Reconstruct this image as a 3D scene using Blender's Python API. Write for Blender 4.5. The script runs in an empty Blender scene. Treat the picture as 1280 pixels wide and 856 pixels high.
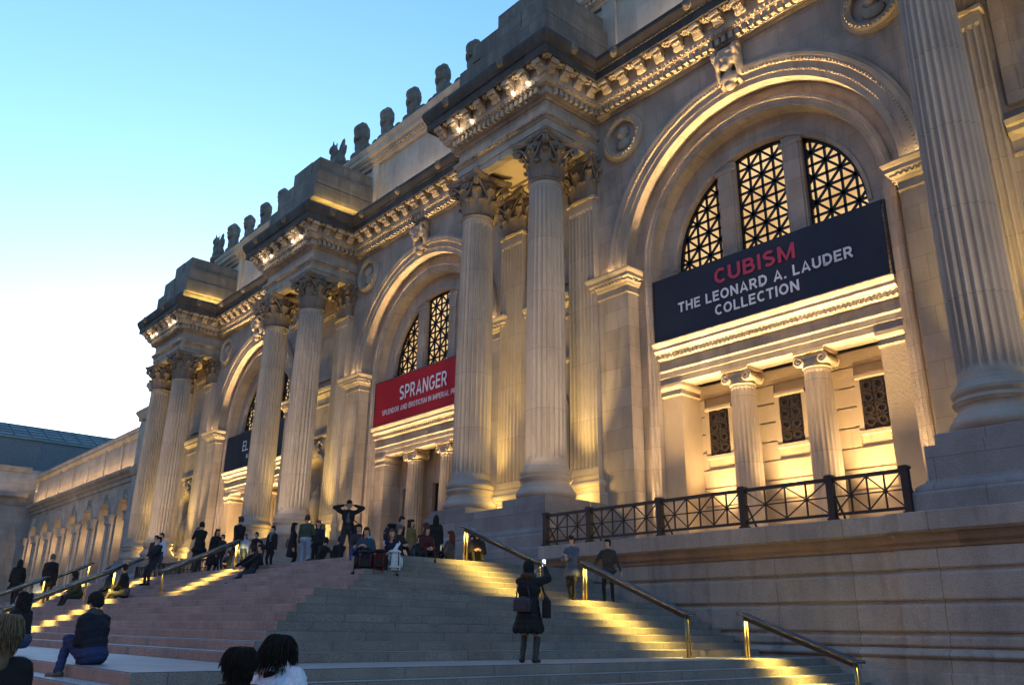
import bpy, bmesh, math, random
import numpy as np
from mathutils import Vector, Matrix, noise
random.seed(7)
PI = math.pi
scene = bpy.context.scene
COL = scene.collection
rad = math.radians

# ------------------------------------------------------------------ camera
EYE = 1.6
cam_d = bpy.data.cameras.new('camera')
cam = bpy.data.objects.new('camera', cam_d); COL.objects.link(cam)
yaw, pitch, roll = rad(48.655), rad(19.003), rad(0.763)
f_ = Vector((-math.sin(yaw)*math.cos(pitch), math.cos(yaw)*math.cos(pitch), math.sin(pitch)))
r_ = Vector((math.cos(yaw), math.sin(yaw), 0)); u_ = r_.cross(f_)
r2 = r_*math.cos(roll) + u_*math.sin(roll); u2 = u_*math.cos(roll) - r_*math.sin(roll)
M = Matrix((r2, u2, -f_)).transposed().to_4x4(); M.translation = (0, 0, EYE)
cam.matrix_world = M
cam_d.sensor_width = 36; cam_d.lens = 36*1043.9/1280
cam_d.clip_end = 2000; cam_d.clip_start = 0.1
scene.camera = cam

# ------------------------------------------------------------------ world, sun, exposure
SUN_AZ = Vector((-0.93, 0.37, 0)).normalized()      # where the sun has just gone down, behind the left wing
SUN_EL = rad(2.5)
w = bpy.data.worlds.new('World'); scene.world = w; w.use_nodes = True
nt = w.node_tree; nt.nodes.clear()
sky = nt.nodes.new('ShaderNodeTexSky'); sky.sky_type = 'NISHITA'; sky.sun_disc = False
sky.sun_elevation = SUN_EL; sky.sun_rotation = math.atan2(SUN_AZ.x, SUN_AZ.y)
sky.air_density = 1.0; sky.dust_density = 0.3; sky.ozone_density = 3.0; sky.altitude = 50
hs = nt.nodes.new('ShaderNodeHueSaturation'); hs.inputs['Hue'].default_value = 0.5; hs.inputs['Saturation'].default_value = 1.0
bg = nt.nodes.new('ShaderNodeBackground'); bg.inputs['Strength'].default_value = 0.15
wo = nt.nodes.new('ShaderNodeOutputWorld')
nt.links.new(sky.outputs[0], hs.inputs['Color']); nt.links.new(hs.outputs[0], bg.inputs[0]); nt.links.new(bg.outputs[0], wo.inputs[0])
sd = bpy.data.lights.new('sun', 'SUN'); sd.energy = 0.02; sd.angle = rad(3); sd.color = (1, .75, .55)
so = bpy.data.objects.new('sun', sd); COL.objects.link(so)
sdir = SUN_AZ*math.cos(SUN_EL) + Vector((0, 0, math.sin(SUN_EL)))
so.rotation_euler = sdir.to_track_quat('Z', 'Y').to_euler(); so.location = (0, 0, 60)
scene.view_settings.view_transform = 'Standard'; scene.view_settings.look = 'None'
EXPO = 3.0; LS = 1.2/2**EXPO                      # exposed for the dusk sky; lamp powers below are scaled to it
scene.view_settings.exposure = EXPO; scene.view_settings.gamma = 1.0
scene.view_settings.use_curve_mapping = False
scene.render.engine = 'CYCLES'
scene.cycles.use_denoising = True
scene.cycles.max_bounces = 6; scene.cycles.diffuse_bounces = 3; scene.cycles.glossy_bounces = 2
scene.cycles.caustics_reflective = False; scene.cycles.caustics_refractive = False
scene.cycles.sample_clamp_indirect = 6

# ------------------------------------------------------------------ materials
def mat_new(name):
    m = bpy.data.materials.new(name); m.use_nodes = True
    n = m.node_tree.nodes; b = n['Principled BSDF']
    return m, m.node_tree, b
def plain(name, col, rough=.7, metal=0.0, bump=0.0, bscale=40, var=0.0, vscale=6):
    m, t, b = mat_new(name)
    b.inputs['Roughness'].default_value = rough; b.inputs['Metallic'].default_value = metal
    b.inputs['Base Color'].default_value = (*col, 1)
    if 'Specular IOR Level' in b.inputs and rough > .6: b.inputs['Specular IOR Level'].default_value = .25
    tc = t.nodes.new('ShaderNodeTexCoord')
    if var:
        nz = t.nodes.new('ShaderNodeTexNoise'); nz.inputs['Scale'].default_value = vscale; nz.inputs['Detail'].default_value = 5
        t.links.new(tc.outputs['Object'], nz.inputs['Vector'])
        rp = t.nodes.new('ShaderNodeValToRGB')
        rp.color_ramp.elements[0].position = .3; rp.color_ramp.elements[1].position = .7
        rp.color_ramp.elements[0].color = (*[c*(1-var) for c in col], 1); rp.color_ramp.elements[1].color = (*[min(1, c*(1+var)) for c in col], 1)
        t.links.new(nz.outputs['Fac'], rp.inputs['Fac']); t.links.new(rp.outputs[0], b.inputs['Base Color'])
    if bump:
        nz = t.nodes.new('ShaderNodeTexNoise'); nz.inputs['Scale'].default_value = bscale; nz.inputs['Detail'].default_value = 4
        t.links.new(tc.outputs['Object'], nz.inputs['Vector'])
        bp = t.nodes.new('ShaderNodeBump'); bp.inputs['Strength'].default_value = bump; bp.inputs['Distance'].default_value = .02
        t.links.new(nz.outputs['Fac'], bp.inputs['Height']); t.links.new(bp.outputs[0], b.inputs['Normal'])
    return m
def emit(name, col, s):
    m, t, b = mat_new(name)
    b.inputs['Base Color'].default_value = (*col, 1)
    b.inputs['Emission Color'].default_value = (*col, 1); b.inputs['Emission Strength'].default_value = s*LS
    return m
def stone(name, col, bw=1.5, bh=.75, joint=.6, off=(0, 0), var=.22, blockvar=.1, soot=0.0, bump=.35, grain=0.0, sootcol=(.09, .08, .07), rough=.82):
    """limestone or granite laid in courses: joints, block to block tone, weather streaks"""
    m, t, b = mat_new(name); N = t.nodes; L = t.links
    b.inputs['Roughness'].default_value = rough; b.inputs['Specular IOR Level'].default_value = .3 if rough > .6 else .5
    g = N.new('ShaderNodeNewGeometry'); sp = N.new('ShaderNodeSeparateXYZ'); L.new(g.outputs['Position'], sp.inputs[0])
    sn = N.new('ShaderNodeSeparateXYZ'); L.new(g.outputs['True Normal'], sn.inputs[0])
    ab = N.new('ShaderNodeMath'); ab.operation = 'ABSOLUTE'; L.new(sn.outputs[0], ab.inputs[0])
    gt = N.new('ShaderNodeMath'); gt.operation = 'GREATER_THAN'; gt.inputs[1].default_value = .7; L.new(ab.outputs[0], gt.inputs[0])
    mx = N.new('ShaderNodeMix'); mx.data_type = 'FLOAT'; L.new(gt.outputs[0], mx.inputs[0]); L.new(sp.outputs[0], mx.inputs[2]); L.new(sp.outputs[1], mx.inputs[3])
    a1 = N.new('ShaderNodeMath'); a1.operation = 'ADD'; a1.inputs[1].default_value = off[0]; L.new(mx.outputs[0], a1.inputs[0])
    a2 = N.new('ShaderNodeMath'); a2.operation = 'ADD'; a2.inputs[1].default_value = off[1]; L.new(sp.outputs[2], a2.inputs[0])
    cb = N.new('ShaderNodeCombineXYZ'); L.new(a1.outputs[0], cb.inputs[0]); L.new(a2.outputs[0], cb.inputs[1])
    br = N.new('ShaderNodeTexBrick'); br.inputs['Scale'].default_value = 1; br.inputs['Brick Width'].default_value = bw; br.inputs['Row Height'].default_value = bh
    br.inputs['Mortar Size'].default_value = .011; br.inputs['Mortar Smooth'].default_value = .6; br.inputs['Bias'].default_value = 0
    br.inputs['Color1'].default_value = (1-blockvar,)*3+(1,); br.inputs['Color2'].default_value = (1+blockvar,)*3+(1,)
    br.inputs['Mortar'].default_value = (joint, joint, joint, 1)
    L.new(cb.outputs[0], br.inputs['Vector'])
    n1 = N.new('ShaderNodeTexNoise'); n1.inputs['Scale'].default_value = .9; n1.inputs['Detail'].default_value = 7; n1.inputs['Roughness'].default_value = .65
    mp = N.new('ShaderNodeMapping'); mp.inputs['Scale'].default_value = (1, 1, .45); L.new(g.outputs['Position'], mp.inputs[0]); L.new(mp.outputs[0], n1.inputs['Vector'])
    r1 = N.new('ShaderNodeValToRGB'); e = r1.color_ramp.elements
    e[0].position = .32; e[1].position = .68
    e[0].color = (*[c*(1-var) for c in col], 1); e[1].color = (*[min(1, c*(1+var)) for c in col], 1)
    L.new(n1.outputs['Fac'], r1.inputs['Fac'])
    mul = N.new('ShaderNodeMix'); mul.data_type = 'RGBA'; mul.blend_type = 'MULTIPLY'; mul.inputs[0].default_value = 1
    L.new(r1.outputs[0], mul.inputs[6]); L.new(br.outputs['Color'], mul.inputs[7])
    out = mul.outputs[2]
    # rain streaks and soot, patches with shapes of their own
    n2 = N.new('ShaderNodeTexNoise'); n2.inputs['Scale'].default_value = 1.0; n2.inputs['Detail'].default_value = 6
    mp2 = N.new('ShaderNodeMapping'); mp2.inputs['Scale'].default_value = (2.6, 2.6, .35); L.new(g.outputs['Position'], mp2.inputs[0]); L.new(mp2.outputs[0], n2.inputs['Vector'])
    r2_ = N.new('ShaderNodeValToRGB'); r2_.color_ramp.elements[0].position = .62-soot*.35; r2_.color_ramp.elements[1].position = .8-soot*.25
    r2_.color_ramp.elements[0].color = (0, 0, 0, 1); v = .35+.5*soot; r2_.color_ramp.elements[1].color = (v, v, v, 1)
    L.new(n2.outputs['Fac'], r2_.inputs['Fac'])
    m2 = N.new('ShaderNodeMix'); m2.data_type = 'RGBA'; L.new(r2_.outputs[0], m2.inputs[0]); L.new(out, m2.inputs[6]); m2.inputs[7].default_value = (*sootcol, 1)
    out = m2.outputs[2]
    if grain:
        n4 = N.new('ShaderNodeTexNoise'); n4.inputs['Scale'].default_value = 70; n4.inputs['Detail'].default_value = 3; L.new(g.outputs['Position'], n4.inputs['Vector'])
        r4 = N.new('ShaderNodeValToRGB'); r4.color_ramp.elements[0].position = .38; r4.color_ramp.elements[1].position = .62
        r4.color_ramp.elements[0].color = (1-grain,)*3+(1,); r4.color_ramp.elements[1].color = (1+grain,)*3+(1,)
        L.new(n4.outputs['Fac'], r4.inputs['Fac'])
        m4 = N.new('ShaderNodeMix'); m4.data_type = 'RGBA'; m4.blend_type = 'MULTIPLY'; m4.inputs[0].default_value = 1
        L.new(out, m4.inputs[6]); L.new(r4.outputs[0], m4.inputs[7]); out = m4.outputs[2]
    L.new(out, b.inputs['Base Color'])
    n3 = N.new('ShaderNodeTexNoise'); n3.inputs['Scale'].default_value = 22; n3.inputs['Detail'].default_value = 6; L.new(g.outputs['Position'], n3.inputs['Vector'])
    hm = N.new('ShaderNodeMath'); hm.operation = 'MULTIPLY_ADD'; hm.inputs[1].default_value = -1.2; L.new(br.outputs['Fac'], hm.inputs[0]); L.new(n3.outputs['Fac'], hm.inputs[2])
    bp = N.new('ShaderNodeBump'); bp.inputs['Strength'].default_value = bump; bp.inputs['Distance'].default_value = .03
    L.new(hm.outputs[0], bp.inputs['Height']); L.new(bp.outputs[0], b.inputs['Normal'])
    return m
ST = (.31, .265, .225)
M_wall = stone('limestone_wall', ST, 1.6, .82, joint=.62, blockvar=.11, soot=.2)
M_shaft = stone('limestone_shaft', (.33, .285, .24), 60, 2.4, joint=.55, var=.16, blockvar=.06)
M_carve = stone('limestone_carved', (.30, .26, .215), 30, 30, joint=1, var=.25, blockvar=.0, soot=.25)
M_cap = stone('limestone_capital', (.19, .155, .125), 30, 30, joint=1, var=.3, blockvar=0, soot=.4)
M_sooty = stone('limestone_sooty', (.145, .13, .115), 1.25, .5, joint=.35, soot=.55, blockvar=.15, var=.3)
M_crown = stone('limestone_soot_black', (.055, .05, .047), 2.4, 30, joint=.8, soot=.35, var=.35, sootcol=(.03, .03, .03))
M_attic = stone('limestone_attic', (.36, .315, .27), 2.2, 1.3, joint=.8)
M_lamptint = stone('limestone_lamp_tint', (.40, .33, .235), 40, 40, joint=1, var=.1, blockvar=0)  # paler, yellower limestone: lamp glow put into the colour
M_ped = stone('granite_pedestal', (.22, .2, .19), 2.3, .79, off=(0, -.06), joint=.55, blockvar=.14, grain=.15)
M_terr = stone('terrace_wall_stone', (.30, .258, .225), 2.1, 30, joint=.45, blockvar=.14, grain=.2, soot=.25, off=(.7, 0))
M_rust = stone('stained_moulding_stone', (.24, .16, .10), 3, 30, joint=.8, blockvar=.12, soot=.2)
M_stepF = stone('granite_step_street_tint', (.25, .205, .19), 1.75, .16, off=(.4, -1.065), joint=.5, blockvar=.09, grain=.38, var=.2, soot=.22, sootcol=(.12, .1, .1))  # pink tint stands in for warm street light on the front risers
M_stepS = stone('granite_step_shaded', (.178, .155, .14), 1.75, .16, off=(1.1, -1.065), joint=.5, blockvar=.09, grain=.38, var=.2, soot=.22, sootcol=(.1, .1, .1))  # greyer copy for side risers, painted as out of the street light
M_tread = stone('granite_tread_skylit', (.30, .30, .305), 1.75, 1.4, joint=.7, blockvar=.1, grain=.2, var=.15, sootcol=(.14, .14, .14), off=(.4, 0), rough=.5)  # worn treads, painted paler to stand in for sky light on flats
M_pave = stone('pavement', (.20, .20, .20), 1.5, 40, joint=.6, grain=.2)
M_wing = stone('wing_limestone', (.36, .31, .265), 1.4, .7)
M_far = stone('far_limestone', (.27, .245, .23), 1.4, .7)
M_apart = stone('apartment_brick', (.22, .16, .13), .6, .2, joint=.8)
M_iron = plain('black_iron', (.018, .018, .02), .45, .3, bump=.1, bscale=60)
M_grille = plain('dark_bronze_grille', (.012, .011, .012), .5, .4)
M_bronze = plain('bronze_panel', (.05, .04, .03), .5, .5, bump=.3, bscale=18, var=.4, vscale=8)
M_steel = plain('dark_steel_rail', (.13, .135, .15), .25, 1.0)
M_brass = plain('brass_post', (.24, .19, .10), .35, 1.0)
M_glass = plain('dark_glass', (.012, .014, .018), .12, 0)
M_dark = plain('dark_opening', (.012, .011, .01), .8)
M_roofglass = plain('roof_glass', (.07, .12, .135), .3, 0, var=.45, vscale=.4)
M_roofmetal = plain('roof_metal', (.075, .09, .105), .6, var=.3)
M_bulb = emit('lit_bulb', (1, .82, .5), 30)
M_lantern = emit('lit_lantern_glass', (1, .6, .15), 4)
M_phone = emit('lit_phone_screen', (.75, .9, 1), 2.2)
M_white = plain('white_letter', (.72, .72, .78), .8)
M_red = plain('red_letter', (.46, .06, .11), .8)
def banner_mat(name, c, fold=.12):
    m, t, b = mat_new(name); b.inputs['Roughness'].default_value = .75
    b.inputs['Base Color'].default_value = (*c, 1); b.inputs['Specular IOR Level'].default_value = .2
    g = t.nodes.new('ShaderNodeNewGeometry'); nz = t.nodes.new('ShaderNodeTexNoise'); nz.inputs['Scale'].default_value = 1.3; nz.inputs['Detail'].default_value = 3
    t.links.new(g.outputs['Position'], nz.inputs['Vector'])
    bp = t.nodes.new('ShaderNodeBump'); bp.inputs['Strength'].default_value = fold; bp.inputs['Distance'].default_value = .2
    t.links.new(nz.outputs['Fac'], bp.inputs['Height']); t.links.new(bp.outputs[0], b.inputs['Normal'])
    return m
M_bnavy = banner_mat('navy_banner_cloth', (.03, .036, .058))
M_bred = banner_mat('red_banner_cloth', (.42, .02, .03))
M_bdark = banner_mat('slate_banner_cloth', (.024, .034, .046))
def amber_glass():
    m, t, b = mat_new('amber_lit_window'); N = t.nodes; L = t.links
    g = N.new('ShaderNodeNewGeometry'); n1 = N.new('ShaderNodeTexNoise'); n1.inputs['Scale'].default_value = .55; n1.inputs['Detail'].default_value = 2
    L.new(g.outputs['Position'], n1.inputs['Vector'])
    r = N.new('ShaderNodeValToRGB'); r.color_ramp.elements[0].position = .3; r.color_ramp.elements[1].position = .7
    r.color_ramp.elements[0].color = (.62, .34, .12, 1); r.color_ramp.elements[1].color = (1, .68, .32, 1)
    L.new(n1.outputs['Fac'], r.inputs['Fac']); L.new(r.outputs[0], b.inputs['Emission Color']); b.inputs['Emission Strength'].default_value = .95*LS
    b.inputs['Base Color'].default_value = (.1, .08, .05, 1); b.inputs['Roughness'].default_value = .2
    return m
M_amber = amber_glass()

# ------------------------------------------------------------------ helpers
class MB:
    def __init__(s): s.v = []; s.f = []; s.mi = []; s.cur = 0; s.smooth = []
    def add(s, vs, fs, smooth=False):
        o = len(s.v); s.v += [tuple(p) for p in vs]
        for f in fs: s.f.append([i+o for i in f]); s.mi.append(s.cur); s.smooth.append(smooth)
        return s
    def box(s, x0, x1, y0, y1, z0, z1):
        vs = [(x, y, z) for z in (z0, z1) for y in (y0, y1) for x in (x0, x1)]
        return s.add(vs, [(0, 2, 3, 1), (4, 5, 7, 6), (0, 1, 5, 4), (2, 6, 7, 3), (0, 4, 6, 2), (1, 3, 7, 5)])
    def cbox(s, x0, x1, y0, y1, z0, z1, c=.02):
        """box with chamfered top edges"""
        vs = [(x0, y0, z0), (x1, y0, z0), (x1, y1, z0), (x0, y1, z0), (x0, y0, z1-c), (x1, y0, z1-c), (x1, y1, z1-c), (x0, y1, z1-c),
              (x0+c, y0+c, z1), (x1-c, y0+c, z1), (x1-c, y1-c, z1), (x0+c, y1-c, z1)]
        fs = [(3, 2, 1, 0), (8, 9, 10, 11)]
        for i in range(4):
            j = (i+1) % 4; fs += [(i, j, 4+j, 4+i), (4+i, 4+j, 8+j, 8+i)]
        return s.add(vs, fs)
    def bar(s, a, b, w, d=None, up=(0, 1, 0)):
        """square bar from a to b"""
        a, b = Vector(a), Vector(b); d = w if d is None else d
        t = (b-a).normalized(); up = Vector(up)
        if abs(t.dot(up)) > .98: up = Vector((1, 0, 0))
        x = t.cross(up).normalized(); y = x.cross(t)
        vs = [p + x*sx*w/2 + y*sy*d/2 for p in (a, b) for sx, sy in ((-1, -1), (1, -1), (1, 1), (-1, 1))]
        return s.add(vs, [(3, 2, 1, 0), (4, 5, 6, 7)] + [(i, (i+1) % 4, 4+(i+1) % 4, 4+i) for i in range(4)])
    def tube(s, pts, r, n=8, cap=True):
        pts = [Vector(p) for p in pts]; rs = r if isinstance(r, (list, tuple)) else [r]*len(pts)
        vs = []; prev = None
        for i, p in enumerate(pts):
            t = (pts[min(i+1, len(pts)-1)]-pts[max(i-1, 0)]).normalized()
            if prev is None:
                up = Vector((0, 0, 1)) if abs(t.z) < .9 else Vector((1, 0, 0))
                x = t.cross(up).normalized()
            else: x = (prev - t*prev.dot(t)).normalized()
            prev = x; y = t.cross(x)
            for k in range(n):
                a = 2*PI*k/n; vs.append(p + (x*math.cos(a)+y*math.sin(a))*rs[i])
        fs = [(i*n+k, i*n+(k+1) % n, (i+1)*n+(k+1) % n, (i+1)*n+k) for i in range(len(pts)-1) for k in range(n)]
        if cap: fs += [tuple(reversed(range(n))), tuple(range((len(pts)-1)*n, len(pts)*n))]
        return s.add(vs, fs, True)
    def lathe(s, prof, n=48, c=(0, 0), a0=0, a1=2*PI, smooth=True):
        full = abs(a1-a0-2*PI) < 1e-6; m = n if full else n+1
        vs = [(c[0]+r*math.cos(a0+(a1-a0)*k/n), c[1]+r*math.sin(a0+(a1-a0)*k/n), z) for r, z in prof for k in range(m)]
        fs = [(i*m+k, i*m+(k+1) % m, (i+1)*m+(k+1) % m, (i+1)*m+k) for i in range(len(prof)-1) for k in range(n)]
        return s.add(vs, fs, smooth)
    def sweep(s, path, prof, closed=False, caps=True):
        """plan path (x,y) with the profile (out, z) set to the right of its direction, mitred"""
        n = len(path); P = [Vector((*p, 0)) for p in path]; m = len(prof); vs = []
        for i in range(n):
            d0 = (P[i]-P[i-1]).normalized() if (i > 0 or closed) else None
            d1 = (P[(i+1) % n]-P[i]).normalized() if (i < n-1 or closed) else None
            d0 = d0 or d1; d1 = d1 or d0
            n0 = Vector((d0.y, -d0.x, 0)); n1 = Vector((d1.y, -d1.x, 0))
            mt = (n0+n1); mt = mt/ max(.2, mt.dot(n0)) if mt.length > 1e-6 else n0
            for o, z in prof: vs.append((P[i].x+mt.x*o, P[i].y+mt.y*o, z))
        fs = []
        for i in range(n if closed else n-1):
            j = (i+1) % n
            for k in range(m-1): fs.append((i*m+k, j*m+k, j*m+k+1, i*m+k+1))
        if caps and not closed: fs += [tuple(range(m)), tuple(reversed(range((n-1)*m, n*m)))]
        return s.add(vs, fs)
    def arc(s, prof, cx, cz, a0=0, a1=PI, n=48, caps=False, smooth=False):
        """profile (radius, y) turned in the x-z plane"""
        m = len(prof)
        vs = [(cx+r*math.cos(a0+(a1-a0)*i/n), y, cz+r*math.sin(a0+(a1-a0)*i/n)) for i in range(n+1) for r, y in prof]
        fs = [(i*m+k, i*m+k+1, (i+1)*m+k+1, (i+1)*m+k) for i in range(n) for k in range(m-1)]
        if caps: fs += [tuple(range(m)), tuple(reversed(range(n*m, (n+1)*m)))]
        return s.add(vs, fs, smooth)
    def arch_wall(s, x0, x1, z0, z1, cx, r, zs, y, zb=None, n=32):
        """front face of a wall with a round-headed opening (zb = sill)"""
        zb = z0 if zb is None else zb
        q = lambda a, b, c, d: s.add([(a, y, c), (b, y, c), (b, y, d), (a, y, d)], [(0, 1, 2, 3)])
        q(x0, cx-r, z0, zs); q(cx+r, x1, z0, zs)
        if zb > z0: q(cx-r, cx+r, z0, zb)
        def outer(a):
            dx, dz = math.cos(a), math.sin(a)
            tx = ((x1-cx)/dx if dx > 1e-9 else (x0-cx)/dx if dx < -1e-9 else 1e9); tz = (z1-zs)/dz if dz > 1e-9 else 1e9
            t = min(tx, tz); return (cx+dx*t, y, zs+dz*t)
        angs = sorted(set([PI*i/n for i in range(n+1)] + [math.atan2(z1-zs, x1-cx), math.atan2(z1-zs, x0-cx)]))
        vs = []
        for a in angs: vs += [(cx+r*math.cos(a), y, zs+r*math.sin(a)), outer(a)]
        return s.add(vs, [(2*i, 2*i+1, 2*i+3, 2*i+2) for i in range(len(angs)-1)])
    def ell(s, c, r, n=12, rot=None):
        vs = []; fs = []; c = Vector(c)
        for i in range(n//2+1):
            th = PI*i/(n//2)
            for k in range(n):
                ph = 2*PI*k/n; p = Vector((r[0]*math.sin(th)*math.cos(ph), r[1]*math.sin(th)*math.sin(ph), r[2]*math.cos(th)))
                if rot: p = rot @ p
                vs.append(c+p)
        for i in range(n//2):
            for k in range(n): fs.append((i*n+k, (i+1)*n+k, (i+1)*n+(k+1) % n, i*n+(k+1) % n))
        return s.add(vs, fs, True)
    def mesh(s, name, mats):
        me = bpy.data.meshes.new(name); me.from_pydata(s.v, [], s.f)
        for m in (mats if isinstance(mats, (list, tuple)) else [mats]): me.materials.append(m)
        me.polygons.foreach_set('material_index', s.mi); me.polygons.foreach_set('use_smooth', s.smooth)
        bm = bmesh.new(); bm.from_mesh(me); bmesh.ops.remove_doubles(bm, verts=bm.verts, dist=1e-5)
        bmesh.ops.recalc_face_normals(bm, faces=bm.faces) if getattr(s, 'recalc', True) else None
        bm.to_mesh(me); bm.free()
        return me
    def build(s, name, mats, parent=None, loc=(0, 0, 0), rotz=0):
        o = bpy.data.objects.new(name, s.mesh(name, mats)); COL.objects.link(o)
        o.location = loc; o.rotation_euler.z = rotz
        if parent: o.parent = parent
        return o
def thing(name, label, cat, loc=(0, 0, 0), rotz=0, group=None):
    o = bpy.data.objects.new(name, None); COL.objects.link(o); o.empty_display_size = .3
    o.location = loc; o.rotation_euler.z = rotz; tag(o, label, cat, group); return o
def tag(o, label, cat, group=None):
    o['label'] = label; o['category'] = cat
    if group: o['group'] = group
    return o
def struct(o, kind='structure'): o['kind'] = kind; return o
def place(name, me, parent=None, loc=(0, 0, 0), rotz=0, scale=None):
    o = bpy.data.objects.new(name, me); COL.objects.link(o); o.location = loc; o.rotation_euler.z = rotz
    if scale: o.scale = scale
    if parent: o.parent = parent
    return o
def evaluated(mb, mods, mats):
    """mesh of mb after the given modifiers"""
    o = mb.build('tmp', mats)
    for typ, kw in mods:
        md = o.modifiers.new(typ, typ)
        for k, v in kw.items(): setattr(md, k, v)
    dg = bpy.context.evaluated_depsgraph_get(); dg.update()
    me = bpy.data.meshes.new_from_object(o.evaluated_get(dg)); old = o.data
    bpy.data.objects.remove(o); bpy.data.meshes.remove(old)
    return me
WARM = (1, .63, .27); WARM2 = (1, .72, .44); YEL = (1, .66, .17)
def spot(loc, target, watts, size=70, blend=.6, col=WARM, r=.12):
    d = bpy.data.lights.new('floodlight', 'SPOT'); d.energy = watts*LS; d.spot_size = rad(size); d.spot_blend = blend; d.color = col; d.shadow_soft_size = r
    o = bpy.data.objects.new('floodlight', d); COL.objects.link(o); o.location = loc
    o.rotation_euler = (Vector(loc)-Vector(target)).to_track_quat('Z', 'Y').to_euler(); return o
def point(loc, watts, col=WARM, r=.1):
    d = bpy.data.lights.new('uplight', 'POINT'); d.energy = watts*LS; d.color = col; d.shadow_soft_size = r
    o = bpy.data.objects.new('uplight', d); COL.objects.link(o); o.location = loc; return o
def area(loc, direction, sx, sy, watts, col=WARM, xaxis=(1, 0, 0), spread=180):
    d = bpy.data.lights.new('strip_light', 'AREA'); d.shape = 'RECTANGLE'; d.size = sx; d.size_y = sy; d.energy = watts*LS; d.color = col; d.spread = rad(spread)
    o = bpy.data.objects.new('strip_light', d); COL.objects.link(o)
    z = -Vector(direction).normalized(); x = Vector(xaxis); x = (x-z*x.dot(z)).normalized(); y = z.cross(x)
    mt = Matrix((x, y, z)).transposed().to_4x4(); mt.translation = loc; o.matrix_world = mt; return o

# ------------------------------------------------------------------ dimensions (metres)
BAY = 20.16                       # spacing of the four column pairs
XC = [-67.56, -47.40, -27.24, -6.88]  # left column of each pair
SP = 4.54                         # between the two columns of a pair
YC = 21.77; YF = 21.10; YW = 24.20   # column axes, entablature face, wall face
BC = [(XC[i]+SP+XC[i+1])/2 for i in range(3)]   # bay centres
PLAT = 3.47; LAND = 1.07; TERR = 4.3
Z_SHAFT0, Z_SHAFT1, Z_ARCHI = 7.40, 19.39, 21.48
XMID = (XC[1]+SP+XC[2])/2

# ------------------------------------------------------------------ ground and stairs
g = MB(); g.add([(-900, -900, 0), (900, -900, 0), (900, 900, 0), (-900, 900, 0)], [(0, 1, 2, 3)])
struct(g.build('pavement', M_pave))
def stair_edges():
    """(x right edge, y front edge, top z) from the bottom step up"""
    e = [(-11+.36*j, 3.7-.36*j, LAND-.16*j) for j in range(6, 0, -1)] + [(-11, 3.7, LAND)]
    e += [(-12.78-.375*(i-1), 5.88+.366*(i-1), LAND+.16*i) for i in range(1, 9)]
    e += [(-17.12-.347*(i-9), 10.22+.35*(i-9), LAND+.16*i) for i in range(9, 16)]
    return e
EDGES = stair_edges()
def step_z(x, y):
    z = 0
    for ex, ey, ez in EDGES:
        if x <= ex and x >= 2*XMID-ex and y >= ey: z = ez
    return z
st = MB(); z0 = 0; c = .02
for ex, ey, ez in EDGES:
    lx = 2*XMID-ex; y1 = 19.78
    st.cur = 0   # front riser (street side) with street-light pink put into the colour
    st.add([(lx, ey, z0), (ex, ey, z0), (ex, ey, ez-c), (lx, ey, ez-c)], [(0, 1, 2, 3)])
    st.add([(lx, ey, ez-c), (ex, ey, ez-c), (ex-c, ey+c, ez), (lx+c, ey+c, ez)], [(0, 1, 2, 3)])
    st.cur = 1  # side risers: same stone in the greyer, unlit tone
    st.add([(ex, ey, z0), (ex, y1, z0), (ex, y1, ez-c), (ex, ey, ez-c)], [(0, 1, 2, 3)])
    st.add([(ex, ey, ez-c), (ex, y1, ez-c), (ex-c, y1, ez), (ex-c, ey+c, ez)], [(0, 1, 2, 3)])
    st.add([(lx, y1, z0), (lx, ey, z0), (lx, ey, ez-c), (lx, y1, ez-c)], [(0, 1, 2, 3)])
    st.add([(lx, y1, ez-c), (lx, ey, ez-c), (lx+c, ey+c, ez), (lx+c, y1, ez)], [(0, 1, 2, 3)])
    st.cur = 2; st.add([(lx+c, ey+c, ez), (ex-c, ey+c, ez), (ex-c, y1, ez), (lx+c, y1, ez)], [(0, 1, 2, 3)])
    z0 = ez
st.recalc = False
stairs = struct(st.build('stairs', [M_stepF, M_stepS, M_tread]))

# ------------------------------------------------------------------ the museum: main building
mus = thing('museum_building', 'long stone museum with paired fluted columns and three tall round arches', 'museum', (XMID, YC, 0))
class P:   # collects building parts in world coordinates under the building's empty
    off = Vector((-XMID, -YC, 0))
def part(mb, name, mats, parent=None):
    o = mb.build(name, mats)
    if parent is None: o.parent = mus; o.location = P.off
    else: o.parent = parent
    return o
UNIT = [(x-.72, x+SP+.72) for x in XC]
XL, XR = UNIT[0][0], UNIT[3][1]
def plan(yw=YW, yf=YF, x_end=None):
    p = [(XL-2.2, yw+6), (XL-2.2, yw)]
    for a, b in UNIT: p += [(a, yw), (a, yf), (b, yf), (b, yw)]
    p += [(XR+14, yw)]
    return p
path = plan()
# core of the building so that nothing is hollow
cb_ = MB(); cb_.box(XL-2, XR+14, 27.6, 70, 0, 29); part(cb_, 'hall_block', M_wall)
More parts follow.
